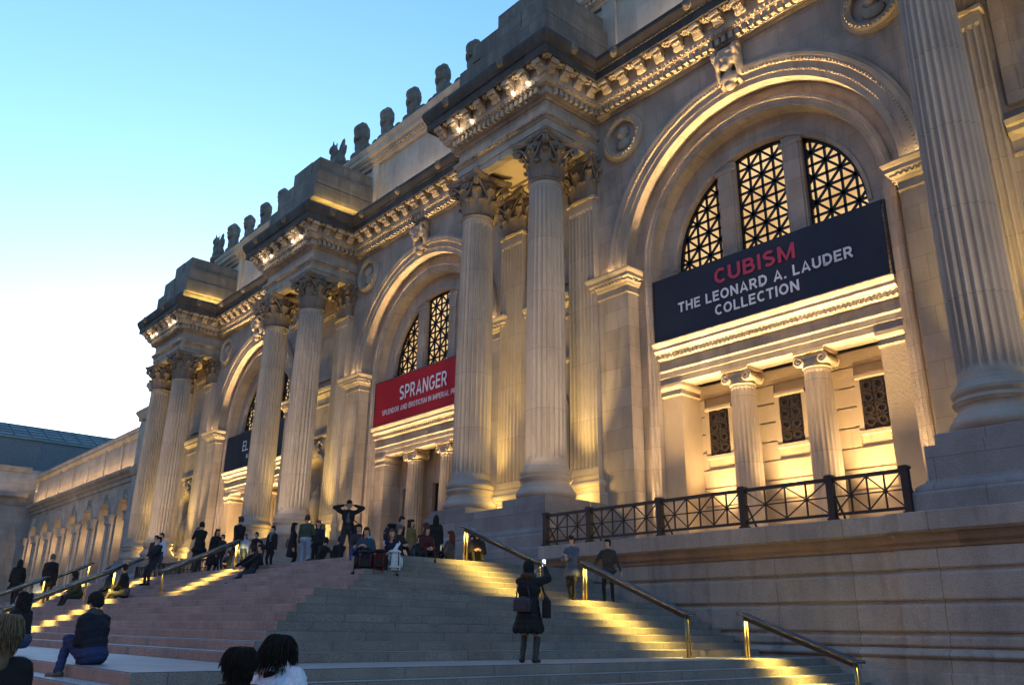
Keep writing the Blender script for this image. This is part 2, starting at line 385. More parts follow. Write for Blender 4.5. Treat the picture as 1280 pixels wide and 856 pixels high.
# architrave, frieze
upaths = [[(xa, YW+.2), (xa, YF), (xb, YF), (xb, YW+.2)] for xa, xb in UNIT]
ARP = [(-.4, 21.48), (0, 21.48), (0, 21.78), (.05, 21.80), (.05, 22.14), (.09, 22.16), (.09, 22.24), (.17, 22.30), (.2, 22.40), (.2, 22.46), (-.4, 22.46)]
def beads(mb, path, out, z, step, size, skip_hidden=True):
    """row of small blocks along the plan path"""
    for i in range(len(path)-1):
        p, q = Vector((*path[i], 0)), Vector((*path[i+1], 0)); d = (q-p); Ln = d.length; d.normalize(); nn = Vector((d.y, -d.x, 0))
        if d.y > .9 and False: continue
        k0 = out; cnt = int((Ln+2*k0)/step) if False else int(Ln/step)
        for k in range(cnt):
            c_ = p + d*((k+.5)*Ln/cnt) + nn*out
            sx, sy, sz = size
            vs = [c_ + d*ax*sx/2 + nn*ay*sy/2 + Vector((0, 0, z+az*sz/2)) for az in (-1, 1) for ay in (-1, 1) for ax in (-1, 1)]
            mb.add(vs, [(0, 2, 3, 1), (4, 5, 7, 6), (0, 1, 5, 4), (2, 6, 7, 3), (0, 4, 6, 2), (1, 3, 7, 5)])
for up in upaths:
    a = MB(); a.sweep(up, ARP); beads(a, up, .19, 22.33, .16, (.09, .08, .09)); part(a, 'architrave', M_carve)
    fz = MB(); fz.sweep(up, [(-.4, 22.46), (0, 22.46), (0, 23.12), (-.4, 23.12)]); part(fz, 'frieze', M_wall)
# soffit slabs over the column pairs, with a sunk panel
for i, (xa, xb) in enumerate(UNIT):
    s = MB()
    s.sweep([(xa+.9, YF+.42), (xa+.9, YW-.5), (xb-.9, YW-.5), (xb-.9, YF+.42)], [(0, 21.50), (.12, 21.50), (.12, 21.62), (.26, 21.62), (.26, 21.78), (.8, 21.78)], closed=True)
    s.add([(xa+.3, YF+.3, 21.79), (xb-.3, YF+.3, 21.79), (xb-.3, YW, 21.79), (xa+.3, YW, 21.79)], [(0, 1, 2, 3)])
    for (u0, u1, v0, v1) in ((xa+.38, xb-.38, YF+.38, YF+.44), (xa+.38, xb-.38, YW-.52, YW-.01), (xa+.38, xa+.92, YF+.44, YW-.52), (xb-.92, xb-.38, YF+.44, YW-.52)):
        s.box(u0, u1, v0, v1, 21.485, 21.6)
    part(s, 'soffit', M_lamptint)
# cornice: bed moulds, dentils, modillions, corona and cyma
cn = MB()
cn.sweep(path, [(-.4, 23.12), (.06, 23.12), (.10, 23.17), (.14, 23.20), (.14, 23.23), (.30, 23.23), (.30, 23.56), (.5, 23.57), (.52, 23.62), (.60, 23.72), (.62, 23.80),
                (.62, 24.42), (-.4, 24.42)])
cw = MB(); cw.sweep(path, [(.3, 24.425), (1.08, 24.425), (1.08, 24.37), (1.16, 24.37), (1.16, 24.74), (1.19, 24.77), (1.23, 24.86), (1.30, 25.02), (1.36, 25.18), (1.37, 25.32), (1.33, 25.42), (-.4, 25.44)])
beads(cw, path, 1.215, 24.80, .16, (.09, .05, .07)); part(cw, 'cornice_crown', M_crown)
beads(cn, path, .39, 23.41, .30, (.19, .2, .27))
beads(cn, path, .57, 23.66, .2, (.11, .09, .1))
cornice = part(cn, 'cornice', M_carve)
mo = MB()   # a modillion: scrolled bracket with a leaf below, local: +x outward, hung from z=0
prof = [(0, 0), (.44, 0), (.45, -.10), (.42, -.17), (.36, -.18), (.30, -.15), (.24, -.20), (.16, -.34), (.08, -.40), (0, -.40)]
for yy in (-.17, .17): pass
mo.add([(x, y, z) for y in (-.17, .17) for x, z in prof], [tuple(range(10)), tuple(reversed(range(10, 20)))] + [(k, k+10, (k+1) % 10+10, (k+1) % 10) for k in range(10)])
mo.tube([(.37, -.2, -.11), (.37, .2, -.11)], .075, 8); mo.tube([(.06, -.2, -.31), (.06, .2, -.31)], .09, 8)
for k in range(5):
    aa = (k-2)*.07; mo.ell((.27-.02*abs(k-2), aa, -.22-.015*(2-abs(k-2))), (.12, .045, .05), 8)
mo.ell((.24, .45, -.03), (.15, .15, .06), 10); mo.ell((.24, .45, -.09), (.07, .07, .05), 8)
for k in range(6): mo.ell((.24+.13*math.cos(k*PI/3), .45+.13*math.sin(k*PI/3), -.06), (.07, .07, .045), 6)
mo_me = mo.mesh('modillion', M_carve)
lm = MB(); lm.ell((0, 0, 0), (.17, .19, .21), 10); lm.ell((.12, 0, -.06), (.12, .1, .09), 8); lm.ell((.05, 0, .12), (.13, .2, .1), 8)
for sy in (-1, 1): lm.ell((-.03, sy*.15, .08), (.09, .07, .1), 8); lm.ell((.13, sy*.07, .05), (.05, .035, .035), 6)
lm_me = lm.mesh('lion_mask', M_sooty)
def along(out, step, start=.0):
    for i in range(1, len(path)-1):
        p, q = Vector((*path[i], 0)), Vector((*path[i+1], 0)); d = (q-p); Ln = d.length; d.normalize(); nn = Vector((d.y, -d.x, 0))
        yield p, d, Ln, nn
n_mod = 0; n_lion = 0
for p, d, Ln, nn in along(.62, .9):
    if d.y < -.9: continue                      # faces turned away to the left
    if p.x > -1: continue
    ext = .62
    is_ret = d.y > .9; front = d.x > .9 and p.y < YW-1
    lo, hi = (-.45, Ln-.62-.45) if is_ret else ((-.45, Ln+.45) if front else (1.07+.3, Ln-1.07-.3))
    cnt = max(2, round((hi-lo)/.95)+1)
    for k in range(cnt):
        t = lo + (hi-lo)*k/(cnt-1); c_ = p + d*t + nn*.625
        if c_.x > XR+1: continue
        place('modillion', mo_me, cornice, (c_.x, c_.y, 24.415), math.atan2(nn.y, nn.x), (1.05, 1.12, 1.38)); n_mod += 1
        if k % 4 == 1:
            cl = p + d*t + nn*1.33
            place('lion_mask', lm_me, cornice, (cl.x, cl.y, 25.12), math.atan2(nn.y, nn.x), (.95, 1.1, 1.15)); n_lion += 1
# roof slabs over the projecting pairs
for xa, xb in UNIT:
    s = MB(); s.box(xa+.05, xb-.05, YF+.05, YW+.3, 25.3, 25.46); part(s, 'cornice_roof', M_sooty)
# ---- attic
at = MB(); at.box(XL-2.2, XR+14, 24.75, 27.5, 25.44, 31.0)
for i in range(3):
    x0, x1 = UNIT[i][1]+.2, UNIT[i+1][0]-.2
    for u0, u1, z0_, z1_ in ((x0, x0+.8, 25.5, 29.9), (x1-.8, x1, 25.5, 29.9), (x0+.8, x1-.8, 25.5, 25.75)):
        at.box(u0, u1, 24.6, 24.749, z0_, z1_)
part(at, 'attic_wall', M_attic)
for i in range(3):
    x0, x1 = UNIT[i][1]-3.6, UNIT[i+1][0]+.6
    ac = MB(); pth = [(x0, 24.6), (x1, 24.6)]
    ac.sweep(pth, [(-.2, 29.9), (0, 29.9), (.06, 30.0), (.06, 30.12), (.14, 30.14), (.14, 30.36), (.3, 30.38), (.46, 30.5), (.46, 30.78), (.52, 30.82), (.62, 31.02), (.62, 31.1), (-.6, 31.1)])
    beads(ac, pth, .21, 30.25, .26, (.15, .14, .2))
    part(ac, 'attic_cornice', M_attic)
    cr = MB(); cr.box(x0, x1, 24.5, 25.0, 31.1, 31.5)
    nsc = int((x1-x0)/.85)
    for k in range(nsc):   # scroll work of the cresting
        xx = x0+.4+k*(x1-x0-.8)/max(1, nsc-1); pts = []
        for q in range(9):
            t = q/8*1.6*PI; rr = .36*(1-.6*q/8); pts.append((xx+rr*math.cos(t), 24.55, 31.62+rr*math.sin(t)*.8))
        cr.tube(pts, .09, 6)
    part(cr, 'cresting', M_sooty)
# carved heads on the cresting
hd = MB()
hd.ell((0, 0, 1.45), (.34, .36, .46), 14); hd.ell((0, .05, 1.75), (.48, .45, .35), 14)
for sx in (-1, 1):
    hd.ell((sx*.36, .08, 1.35), (.2, .3, .48), 10); hd.ell((sx*.3, .1, .85), (.2, .26, .45), 10); hd.ell((sx*.62, .1, .35), (.3, .28, .36), 10)
hd.ell((0, .1, .6), (.42, .34, .62), 12); hd.ell((0, -.33, 1.4), (.07, .1, .12), 8); hd.ell((0, -.25, 1.18), (.18, .12, .14), 8); hd.ell((0, .1, .1), (.75, .4, .3), 12)
for k in range(7): hd.ell((.42*math.cos(PI*k/6), .0, 1.78+.28*math.sin(PI*k/6)), (.13, .2, .13), 8)
hd_me = evaluated(hd, [('REMESH', dict(mode='VOXEL', voxel_size=.045)), ('SMOOTH', dict(iterations=1, factor=.5))], M_sooty)
for p_ in hd_me.polygons: p_.use_smooth = True
hd_me.materials.clear(); hd_me.materials.append(M_sooty)
gf = MB()   # seated winged beast at each end of the cresting
gf.ell((0, 0, .6), (.75, .4, .55), 12); gf.ell((-.45, 0, 1.25), (.3, .3, .55), 12, Matrix.Rotation(.3, 3, 'Y')); gf.ell((-.75, 0, 1.85), (.36, .26, .28), 12, Matrix.Rotation(-.5, 3, 'Y'))
gf.ell((.25, 0, 1.35), (.22, .16, .85), 10, Matrix.Rotation(.35, 3, 'Y')); gf.ell((.5, 0, 1.1), (.2, .16, .6), 10, Matrix.Rotation(.6, 3, 'Y')); gf.ell((-.55, 0, .3), (.25, .4, .35), 10); gf.ell((0, 0, .12), (.95, .45, .2), 12)
gf.ell((-.58, .12, 2.2), (.08, .06, .18), 8); gf.ell((-.58, -.12, 2.2), (.08, .06, .18), 8)
gf_me = evaluated(gf, [('REMESH', dict(mode='VOXEL', voxel_size=.06)), ('SMOOTH', dict(iterations=2, factor=.5))], M_sooty)
for p_ in gf_me.polygons: p_.use_smooth = True
for i in range(3):
    c_ = BC[i]
    place('stone_beast', gf_me, mus, Vector((c_-11.4, 24.5, 31.4))+P.off, 0, (1.15, 1.15, 1.2))
    for k, dx in enumerate((-8.3, -5.2, -2.25, .75, 3.7)):
        sc_ = 1.25 if k == 0 else 1.08
        place('carved_head', hd_me, mus, Vector((c_+dx, 24.35, 31.1))+P.off, random.uniform(-.08, .08), (sc_, sc_, sc_))
# rough stepped stone piles on the column pairs
def rough_box(mb, x0, x1, y0, y1, z0, z1):
    j = lambda: random.uniform(-.035, .035)
    mb.cbox(x0+j(), x1+j(), y0+j(), y1, z0, z1, .05)
for xa, xb in UNIT:
    s = MB(); y1 = 24.74
    lev = [(25.44, 26.22, -.35, .12, -.5), (26.22, 27.2, .45, .58, -.55), (27.2, 28.2, 1.45, .55, -.5), (28.2, 29.2, 3.0, .25, -.3)]
    for (z0_, z1_, dl, dr, dy) in lev:
        xs = xa+dl
        while xs < xb+dr-.2:
            xe = min(xb+dr, xs+random.uniform(1.6, 2.4))
            if xb+dr-xe < .7: xe = xb+dr
            rough_box(s, xs+.012, xe-.012, YF+dy, y1, z0_+.006, z1_-.006); xs = xe
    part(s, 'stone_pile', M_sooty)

# ---- columns
def flute_ring(R, z, depth, n=24, m=8):
    out = []
    for k in range(n*m):
        a_ = 2*PI*k/(n*m); fr = (k % m)/m; d_ = 0
        if .1 < fr < .9: d_ = math.sin(PI*(fr-.1)/.8)**.7
        r = R*(1-depth*d_); out.append((r*math.cos(a_), r*math.sin(a_), z))
    return out
def shaft_mb(R0, R1, z0, z1, n=24, m=8, depth=.075):
    mb = MB(); rings = []
    H = z1-z0; zs = [0, .012, .02, .028, .036]+[.036+.93*i/12 for i in range(1, 13)]+[.972, .98, .99, 1]
    for t in zs:
        e = 0 if t < .33 else ((t-.33)/.67)**1.6
        R = R0+(R1-R0)*e
        if t < .02: R *= 1+.06*(1-t/.02)**2
        fade = min(1, max(0, (t-.02)/.016), 1) if t < .036 else (1 if t <= .97 else max(0, (.985-t)/.014))
        rings.append(flute_ring(R, z0+H*t, depth*min(1, max(0, fade)), n, m))
    N_ = n*m
    vs = [p for r in rings for p in r]
    fs = [(i*N_+k, i*N_+(k+1) % N_, (i+1)*N_+(k+1) % N_, (i+1)*N_+k) for i in range(len(rings)-1) for k in range(N_)]
    return mb.add(vs, fs, False)
sh_me = shaft_mb(.80, .70, Z_SHAFT0, Z_SHAFT1, depth=.125).mesh('column', M_shaft)
def torus_prof(R, z0, z1, b):
    return [(R+b*math.sin(PI*t/8), z0+(z1-z0)*t/8) for t in range(9)]
bs = MB(); bs.lathe([(0, 6.18)]+torus_prof(1.02, 6.18, 6.58, .12)+[(1.0, 6.6), (1.0, 6.64), (.93, 6.70), (.90, 6.78), (.93, 6.86), (.98, 6.88)]+torus_prof(.96, 6.9, 7.02, .05)+[(.93, 7.04)]+torus_prof(.93, 7.06, 7.30, .08)+[(.9, 7.32), (.88, 7.40), (.5, 7.41)], 56)
bs_me = bs.mesh('column_base', M_shaft)
def leaf(mb, ang, r0, z0, w, h, flare, curl, tilt=0):
    """an acanthus leaf standing on the bell at angle ang"""
    nu, nv = 8, 9; vs = []; ca, sa = math.cos(ang), math.sin(ang)
    for side in (0, 1):
        for i in range(nv+1):
            v = i/nv
            if v < .72: rr = r0+flare*(v/.72)**2.2; zz = z0+h*v/.72*.92
            else:
                q = (v-.72)/.28*PI*.85; rr = r0+flare+curl*math.sin(q); zz = z0+h*.92+curl*.8*(math.sin(q)*.35-(1-math.cos(q))*.5)
            wv = w*(.78+.3*math.sin(PI*min(1, v*1.15)))*(1 if v < .8 else 1-.75*(v-.8)/.2)
            for j in range(nu+1):
                u = 2*j/nu-1; lob = 1-.13*(1-math.cos(v*PI*9))*abs(u)**2*.6
                rib = .035*math.cos(u*PI*2.5)*(1-.4*v)-.05*u*u
                rad_ = rr+rib-(.05 if side else 0); t_ = u*wv/2*lob
                vs.append((rad_*ca-t_*sa, rad_*sa+t_*ca, zz))
    S_ = (nv+1)*(nu+1); fs = []
    for s_ in (0, 1):
        for i in range(nv):
            for j in range(nu):
                q = [s_*S_+i*(nu+1)+j, s_*S_+i*(nu+1)+j+1, s_*S_+(i+1)*(nu+1)+j+1, s_*S_+(i+1)*(nu+1)+j]
                fs.append(q if s_ == 0 else q[::-1])
    for i in range(nv):
        for j in (0, nu):
            fs.append((i*(nu+1)+j, (i+1)*(nu+1)+j, S_+(i+1)*(nu+1)+j, S_+i*(nu+1)+j))
    for j in range(nu): fs.append((nv*(nu+1)+j, nv*(nu+1)+j+1, S_+nv*(nu+1)+j+1, S_+nv*(nu+1)+j))
    mb.add(vs, fs, True)
def capital_mb(z0, z1, R):
    mb = MB(); H = z1-z0
    mb.lathe([(R*.9, z0)]+torus_prof(R*1.0, z0, z0+.14, .09)+[(R*.97, z0+.16), (R*.98, z0+.8), (R*1.08, z0+H*.7), (R*1.28, z0+H*.86), (R*.6, z0+H*.861)], 32)
    for k in range(8): leaf(mb, k*PI/4+PI/8, R*1.0, z0+.17, R*.74, H*.36, .16, .17)
    for k in range(8): leaf(mb, k*PI/4, R*1.02, z0+.2, R*.7, H*.60, .24, .21)
    for k in range(4):       # corner volutes and pairs of inner scrolls
        a_ = PI/4+k*PI/2; dv = Vector((math.cos(a_), math.sin(a_), 0)); sv = Vector((-dv.y, dv.x, 0))
        for s_ in (-1, 1):
            pts = []; rs = []
            for q in range(7): t = q/6; pts.append(dv*(R*1.05+.42*t**1.6)+sv*s_*(.42*(1-t)+.05)+Vector((0, 0, z0+H*(.5+.36*t**.8)))); rs.append(.05+.015*t)
            for q in range(14):
                t = q/13; an = PI/2-t*3.2*PI; rr = .21*(1-.72*t)
                pts.append(dv*(R*1.05+.44+rr*math.cos(an)+.03)+sv*s_*.05+Vector((0, 0, z0+H*.78+rr*math.sin(an)))); rs.append(.06)
            mb.tube(pts, rs, 6)
        leaf(mb, a_, R*1.12, z0+H*.45, R*.35, H*.2, .2, .1)
        b_ = k*PI/2; dv = Vector((math.cos(b_), math.sin(b_), 0)); sv = Vector((-dv.y, dv.x, 0))
        for s_ in (-1, 1):
            pts = []
            for q in range(12):
                t = q/11; an = -PI/2+t*2.4*PI; rr = .15*(1-.65*t)
                pts.append(dv*(R*1.16+.05)+sv*s_*(.17-rr*math.cos(an)*1.0)+Vector((0, 0, z0+H*.74+rr*math.sin(an))))
            mb.tube(pts, .045, 6)
        mb.ell(dv*(R*1.3)+Vector((0, 0, z0+H*.93)), (.16, .16, .14), 8)
    # abacus with hollowed sides
    vs = []; D = R*1.62; n_ = 8
    ring = []
    for k in range(4):
        a0 = k*PI/2; 
        for q in range(n_+1):
            t = -1+2*q/n_; wx = D*(.80+.20*abs(t)**2.2)-.0; ty = t*D*.9
            ring.append((wx*math.cos(a0)-ty*math.sin(a0), wx*math.sin(a0)+ty*math.cos(a0)))
    N_ = len(ring); lv = [(z0+H*.87, .93), (z0+H*.92, .96), (z0+H*.93, 1.0), (z0+H*.995, 1.03)]
    for z, s_ in lv: vs += [(x*s_, y*s_, z) for x, y in ring]
    fs = [(i*N_+k, i*N_+(k+1) % N_, (i+1)*N_+(k+1) % N_, (i+1)*N_+k) for i in range(len(lv)-1) for k in range(N_)]
    fs += [tuple(reversed(range(N_))), tuple(range(3*N_, 4*N_))]
    mb.add(vs, fs)
    return mb
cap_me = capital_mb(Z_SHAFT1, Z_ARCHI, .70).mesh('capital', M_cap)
# fluted pilasters behind the columns
def pil_shaft(w, d, z0, z1, n=7, R0=1.0, R1=.93):
    mb = MB(); N_ = 10; ringz = [z0, z0+.3, z0+.4, z1-.5, z1-.4, z1]
    rows = []
    for iz, z in enumerate(ringz):
        t = (z-z0)/(z1-z0); ww = w*(R0+(R1-R0)*t); f = 0 if iz in (0, 1, 4+0, 5) and iz != 2 and iz != 3 else 1
        if iz == 2 or iz == 3: f = 1
        pts = [(-ww/2, 0)]
        for k in range(n):
            for q in range(N_):
                fr = q/N_; x = -ww/2+ww*(k+fr)/n
                dd = .085*math.sin(PI*(fr-.14)/.72)**.7 if .14 < fr < .86 else 0
                pts.append((x, -d+dd*f))
        pts += [(ww/2, -d), (ww/2, 0)]
        rows.append([(x, y, z) for x, y in pts])
    m = len(rows[0]); vs = [p for r in rows for p in r]
    mb.add(vs, [(i*m+k, i*m+k+1, (i+1)*m+k+1, (i+1)*m+k) for i in range(len(rows)-1) for k in range(m-1)])
    mb.box(-w*R1/2-.09, w*R1/2+.09, -d-.09, 0, z1+.0, z1+.13)
    return mb
pil_me = pil_shaft(1.55, .34, 7.35, Z_SHAFT1).mesh('pilaster', M_shaft)
pb = MB(); hw = .80
pb.sweep([(-hw, 0), (-hw, -.36), (hw, -.36), (hw, 0)], [(-.1, 6.19), (.24, 6.19), (.24, 6.5), (.26, 6.55), (.24, 6.62), (.14, 6.68), (.10, 6.78), (.12, 6.86), (.17, 6.9), (.19, 7.0), (.15, 7.1), (.06, 7.16), (.02, 7.36), (-.1, 7.36)])
pb_me = pb.mesh('pilaster_base', M_shaft)
for i, x0 in enumerate(XC):
    for x in (x0, x0+SP):
        cl = place('column', sh_me, mus, Vector((x, YC, 0))+P.off, random.choice((0, PI/24)))
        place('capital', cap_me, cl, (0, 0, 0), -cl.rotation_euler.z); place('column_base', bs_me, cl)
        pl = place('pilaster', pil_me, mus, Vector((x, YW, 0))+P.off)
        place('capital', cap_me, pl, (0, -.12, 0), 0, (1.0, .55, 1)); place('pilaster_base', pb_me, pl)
# pedestals under the pairs
for x0 in XC:
    xa, xb = x0-1.36, x0+SP+1.36
    s = MB(); y0 = 20.42
    pth = [(xa, 24.1), (xa, y0), (xb, y0), (xb, 24.1)]
    s.sweep(pth, [(-.9, 4.34), (.34, 4.34), (.34, 4.72), (.32, 4.76), (.26, 4.80), (.24, 4.88), (.14, 4.96), (.06, 5.0), (.04, 5.06), (0, 5.07), (0, 5.88), (-1, 5.89)])
    s.box(xa+.5, xb-.5, y0+.5, 24.1, 5.0, 5.885)
    for xx in (x0, x0+SP): s.cbox(xx-1.16, xx+1.16, YC-1.16, YC+1.16, 5.888, 6.185, .02)
    s.box(xa+.3, xb-.3, 23.1, 24.15, 5.887, 6.19)
    part(s, 'pedestal', M_ped)
    b2 = MB(); b2.sweep([(xa-.25, 24.1), (xa-.25, y0-.3), (xb+.25, y0-.3), (xb+.25, 24.1)], [(-1, 2.0), (.12, 2.0), (.12, 4.25), (.1, 4.335), (-1.5, 4.338)]); part(b2, 'pedestal_plinth', M_ped)

# ---- walls between: bay walls with the big arch, and walls behind the column pairs
R1_, R2_, ZS = 5.65, 4.78, 15.5
def bay(i):
    cx = BC[i]; x0, x1 = XC[i]+SP, XC[i+1]
    wl = MB(); wl.arch_wall(x0, x1, 3.0, 22.55, cx, R1_, ZS, YW)
    wl.add([(x0, YW, 22.55), (x1, YW, 22.55), (x1, YW, 23.3), (x0, YW, 23.3)], [(0, 1, 2, 3)])
    # outer reveal, ring face and inner reveal
    wl.arc([(R1_, YW), (R1_, YW+.55)], cx, ZS, n=56, smooth=True)
    for s in (-1, 1):
        xx = cx+s*R1_; wl.add([(xx, YW, 3), (xx, YW+.55, 3), (xx, YW+.55, ZS), (xx, YW, ZS)], [(0, 1, 2, 3)])
    wl.arch_wall(cx-R1_-.3, cx+R1_+.3, 3.0, ZS+R1_+.3, cx, R2_, ZS, YW+.55)
    wall = part(wl, 'bay_wall', M_wall)
    # piers that carry the arch
    for s in (-1, 1):
        pr = MB()
        xa, xb = sorted((cx+s*(R1_-.003), cx+s*(R1_+1.5))); pr.box(xa, xb, YW-.14, YW+.02, 3.0, 14.9)
        if s < 0: pr.box(xb, xb+.12, YW-.14, YW+.50, 3.0, 14.9)
        else: pr.box(xa-.12, xa, YW-.14, YW+.50, 3.0, 14.9)
        part(pr, 'pier', M_wall)
    pf = [(-.05, 14.55), (.04, 14.55), (.06, 14.60), (.03, 14.63), (.03, 14.86), (.09, 14.9), (.13, 14.98), (.2, 15.03), (.2, 15.12), (.30, 15.16), (.30, 15.30), (.34, 15.34), (.4, 15.44), (.4, 15.5), (-.05, 15.5)]
    for s in (-1, 1):
        xi = cx+s*(R1_-.115); xo = cx+s*(R1_+1.5)
        pth = [(xo, YW+.0), (xo, YW-.14), (xi, YW-.14), (xi, YW+.5)]
        if s > 0: pth = pth[::-1]
        im = MB(); im.sweep(pth, pf)
        beads(im, pth, .23, 15.08, .17, (.09, .08, .09))
        part(im, 'impost', M_carve)
    # archivolt
    av = MB()
    av.arc([(R1_-.02, YW+.05), (R1_-.02, YW-.05), (R1_+.22, YW-.06), (R1_+.24, YW-.09), (R1_+.50, YW-.10), (R1_+.53, YW-.14), (R1_+.60, YW-.18), (R1_+.68, YW-.21), (R1_+.80, YW-.22), (R1_+.86, YW-.17), (R1_+.93, YW-.16), (R1_+.95, YW+.02)], cx, ZS, n=72, caps=True)
    nb = 130
    for k in range(nb):
        a_ = PI*(k+.5)/nb
        for rr, yy, sz in ((R1_+.565, YW-.155, .05), (R1_+.23, YW-.075, .034)):
            if sz < .04 and k % 1: continue
            c_ = Vector((cx+rr*math.cos(a_), yy, ZS+rr*math.sin(a_))); rv = Vector((math.cos(a_), 0, math.sin(a_))); tv = Vector((-math.sin(a_), 0, math.cos(a_)))
            vs = [c_+rv*p*sz+tv*q*sz*.85+Vector((0, h*sz*.9, 0)) for h in (-1, 1) for p, q in ((-1, -1), (1, -1), (1, 1), (-1, 1))]
            av.add(vs, [(0, 1, 2, 3), (7, 6, 5, 4)]+[(k2, 4+k2, 4+(k2+1) % 4, (k2+1) % 4) for k2 in range(4)])
    arch = part(av, 'archivolt', M_carve)
    ia = MB(); yy = YW+.55; pf = [(R2_+.42, yy+.01), (R2_+.42, yy-.1), (R2_+.36, yy-.15), (R2_+.26, yy-.17), (R2_+.22, yy-.09), (R2_+.1, yy-.08), (R2_+.08, yy-.04), (R2_-.02, yy-.04), (R2_-.03, yy+.6)]
    ia.arc(pf, cx, ZS, n=64)
    for s in (-1, 1):
        vs = [(cx+s*r, y, z) for z in (3.0, ZS) for r, y in pf]; m = len(pf); ia.add(vs, [(k, k+1, m+k+1, m+k) for k in range(m-1)])
    part(ia, 'inner_arch', M_wall)
    # keystone: scroll console with a mask
    ks = MB(); zt = 23.15
    ks.box(-.52, .52, -.28, .2, -.2, 0)
    for sx in (-1, 1):
        pts = []
        for q in range(16): t = q/15; an = PI*.5-t*2.6*PI; rr = .3*(1-.6*t); pts.append((sx*.46, -.42+rr*math.cos(an), -.42+rr*math.sin(an)))
        ks.tube(pts, .11, 6); ks.ell((sx*.44, -.2, -.95), (.16, .26, .6), 10); ks.tube([(sx*.38, -.1-.12*math.cos(q), -1.6-.12*math.sin(q)) for q in [k*.7 for k in range(9)]], .09, 6)
        ks.ell((sx*.34, -.42, -.75), (.2, .2, .3), 10)
    ks.ell((0, -.42, -.82), (.3, .3, .42), 14); ks.ell((0, -.48, -.5), (.36, .28, .2), 12); ks.ell((0, -.74, -.86), (.07, .1, .12), 8); ks.ell((0, -.6, -1.12), (.2, .15, .16), 10); ks.ell((0, -.3, -1.5), (.36, .22, .3), 12); ks.ell((0, -.28, -1.82), (.22, .2, .2), 10)
    for sx in (-1, 1): ks.ell((sx*.13, -.7, -.74), (.07, .05, .04), 8)
    me = evaluated(ks, [('REMESH', dict(mode='VOXEL', voxel_size=.045)), ('SMOOTH', dict(iterations=1, factor=.5))], M_carve)
    for p_ in me.polygons: p_.use_smooth = True
    k_ = bpy.data.objects.new('keystone', me); COL.objects.link(k_); k_.parent = arch; k_.location = (cx, YW, zt)
    # medallions in the spandrels
    for s in (-1, 1):
        md = MB(); mx, mz, R = cx+s*5.55, 21.75, 1.08
        md.arc([(0, YW-.05), (R*.66, YW-.03), (R*.68, YW-.2), (R*.76, YW-.26), (R*.9, YW-.26), (R*.94, YW-.16), (R*1.02, YW-.14), (R*1.04, YW+.01)], mx, mz, 0, 2*PI, 40)
        for k in range(36):
            a_ = 2*PI*k/36; md.ell((mx+R*.84*math.cos(a_), YW-.25, mz+R*.83*math.sin(a_)), (.06, .06, .06), 6)
        md.ell((mx-.02, YW-.08, mz+.16), (.28, .2, .34), 12); md.ell((mx+.05, YW-.08, mz+.22), (.3, .1, .28), 12); md.ell((mx-.26*s, YW-.08, mz+.1), (.1, .07, .07), 8); md.ell((mx, YW-.06, mz-.3), (.42, .1, .28), 12); md.ell((mx, YW-.07, mz-.1), (.15, .1, .2), 10)
        part(md, 'medallion', M_carve)
    # tympanum with the three-light window
    YT = YW+.55+.58; RL, ZL = 3.97, 15.35
    ty = MB(); ty.arch_wall(cx-5.0, cx+5.0, 12.1, ZS+5.0, cx, RL, ZL, YT, zb=14.95)
    ty.arc([(RL, YT), (RL, YT+.35)], cx, ZL, n=40, smooth=True); ty.arc([(RL+.16, YT+.0), (RL+.16, YT-.05), (RL+.04, YT-.05), (RL+.02, YT+.01)], cx, ZL, n=40)
    ty.box(cx-RL-.4, cx+RL+.4, YT-.16, YT+.2, 14.88, 15.12)
    part(ty, 'tympanum', M_wall)
    wf = MB(); wf.box(cx-RL-.1, cx+RL+.1, YT+.3, YT+.34, 14.9, 15.13)
    for s in (-1, 1):
        xm = cx+s*1.42; zt_ = ZL+math.sqrt(RL*RL-1.42**2)+.03
        wf.box(xm-.38, xm+.38, YT+.02, YT+.34, 15.1, zt_); wf.box(xm-.3, xm+.3, YT-.03, YT+.02, 15.1, zt_-.25); wf.box(xm-.46, xm+.46, YT-.06, YT+.02, zt_-.42, zt_-.22)
    win = part(wf, 'window', M_wall)
    for (u0, u1) in ((-RL, -1.80), (-1.04, 1.04), (1.80, RL)):
        gr = MB(); YG = YT+.28
        inside = lambda x, z: u0 <= x <= u1 and z >= 15.12-ZL-.001 and x*x+z*z <= (RL-.02)**2
        def clip(p, q):
            N_ = 60; run = None; out = []
            for k in range(N_+1):
                t = k/N_; x, z = p[0]+(q[0]-p[0])*t, p[1]+(q[1]-p[1])*t
                if inside(x, z):
                    if run is None: run = (x, z)
                    last = (x, z)
                elif run is not None: out.append((run, last)); run = None
            if run is not None: out.append((run, last))
            for (a_, b_) in out:
                if math.hypot(b_[0]-a_[0], b_[1]-a_[1]) > .05: gr.bar((cx+a_[0], YG, ZL+a_[1]), (cx+b_[0], YG, ZL+b_[1]), (.09), .06)
        cell = 1.02; z00 = -.23
        for kx in range(-8, 9):
            x = kx*cell/2; 
            if u0-.01 <= x <= u1+.01: clip((x, z00), (x, RL))
        for kz in range(0, 11): clip((u0, z00+kz*cell/2), (u1, z00+kz*cell/2))
        for kx in range(-6, 6):
            for kz in range(0, 6):
                xa, za = kx*cell, z00+kz*cell
                if xa > u1 or xa+cell < u0: continue
                clip((xa, za), (xa+cell, za+cell)); clip((xa+cell, za), (xa, za+cell))
        # rim of the grille
        rim = []
        xs = [u0+(u1-u0)*k/14 for k in range(15)]
        rim = [(x, math.sqrt(max(0, (RL-.03)**2-x*x))) for x in xs]
        rim = [(x, max(z, -.2)) for x, z in rim]; loop = [(xs[0], -.22)]+rim+[(xs[-1], -.22)]
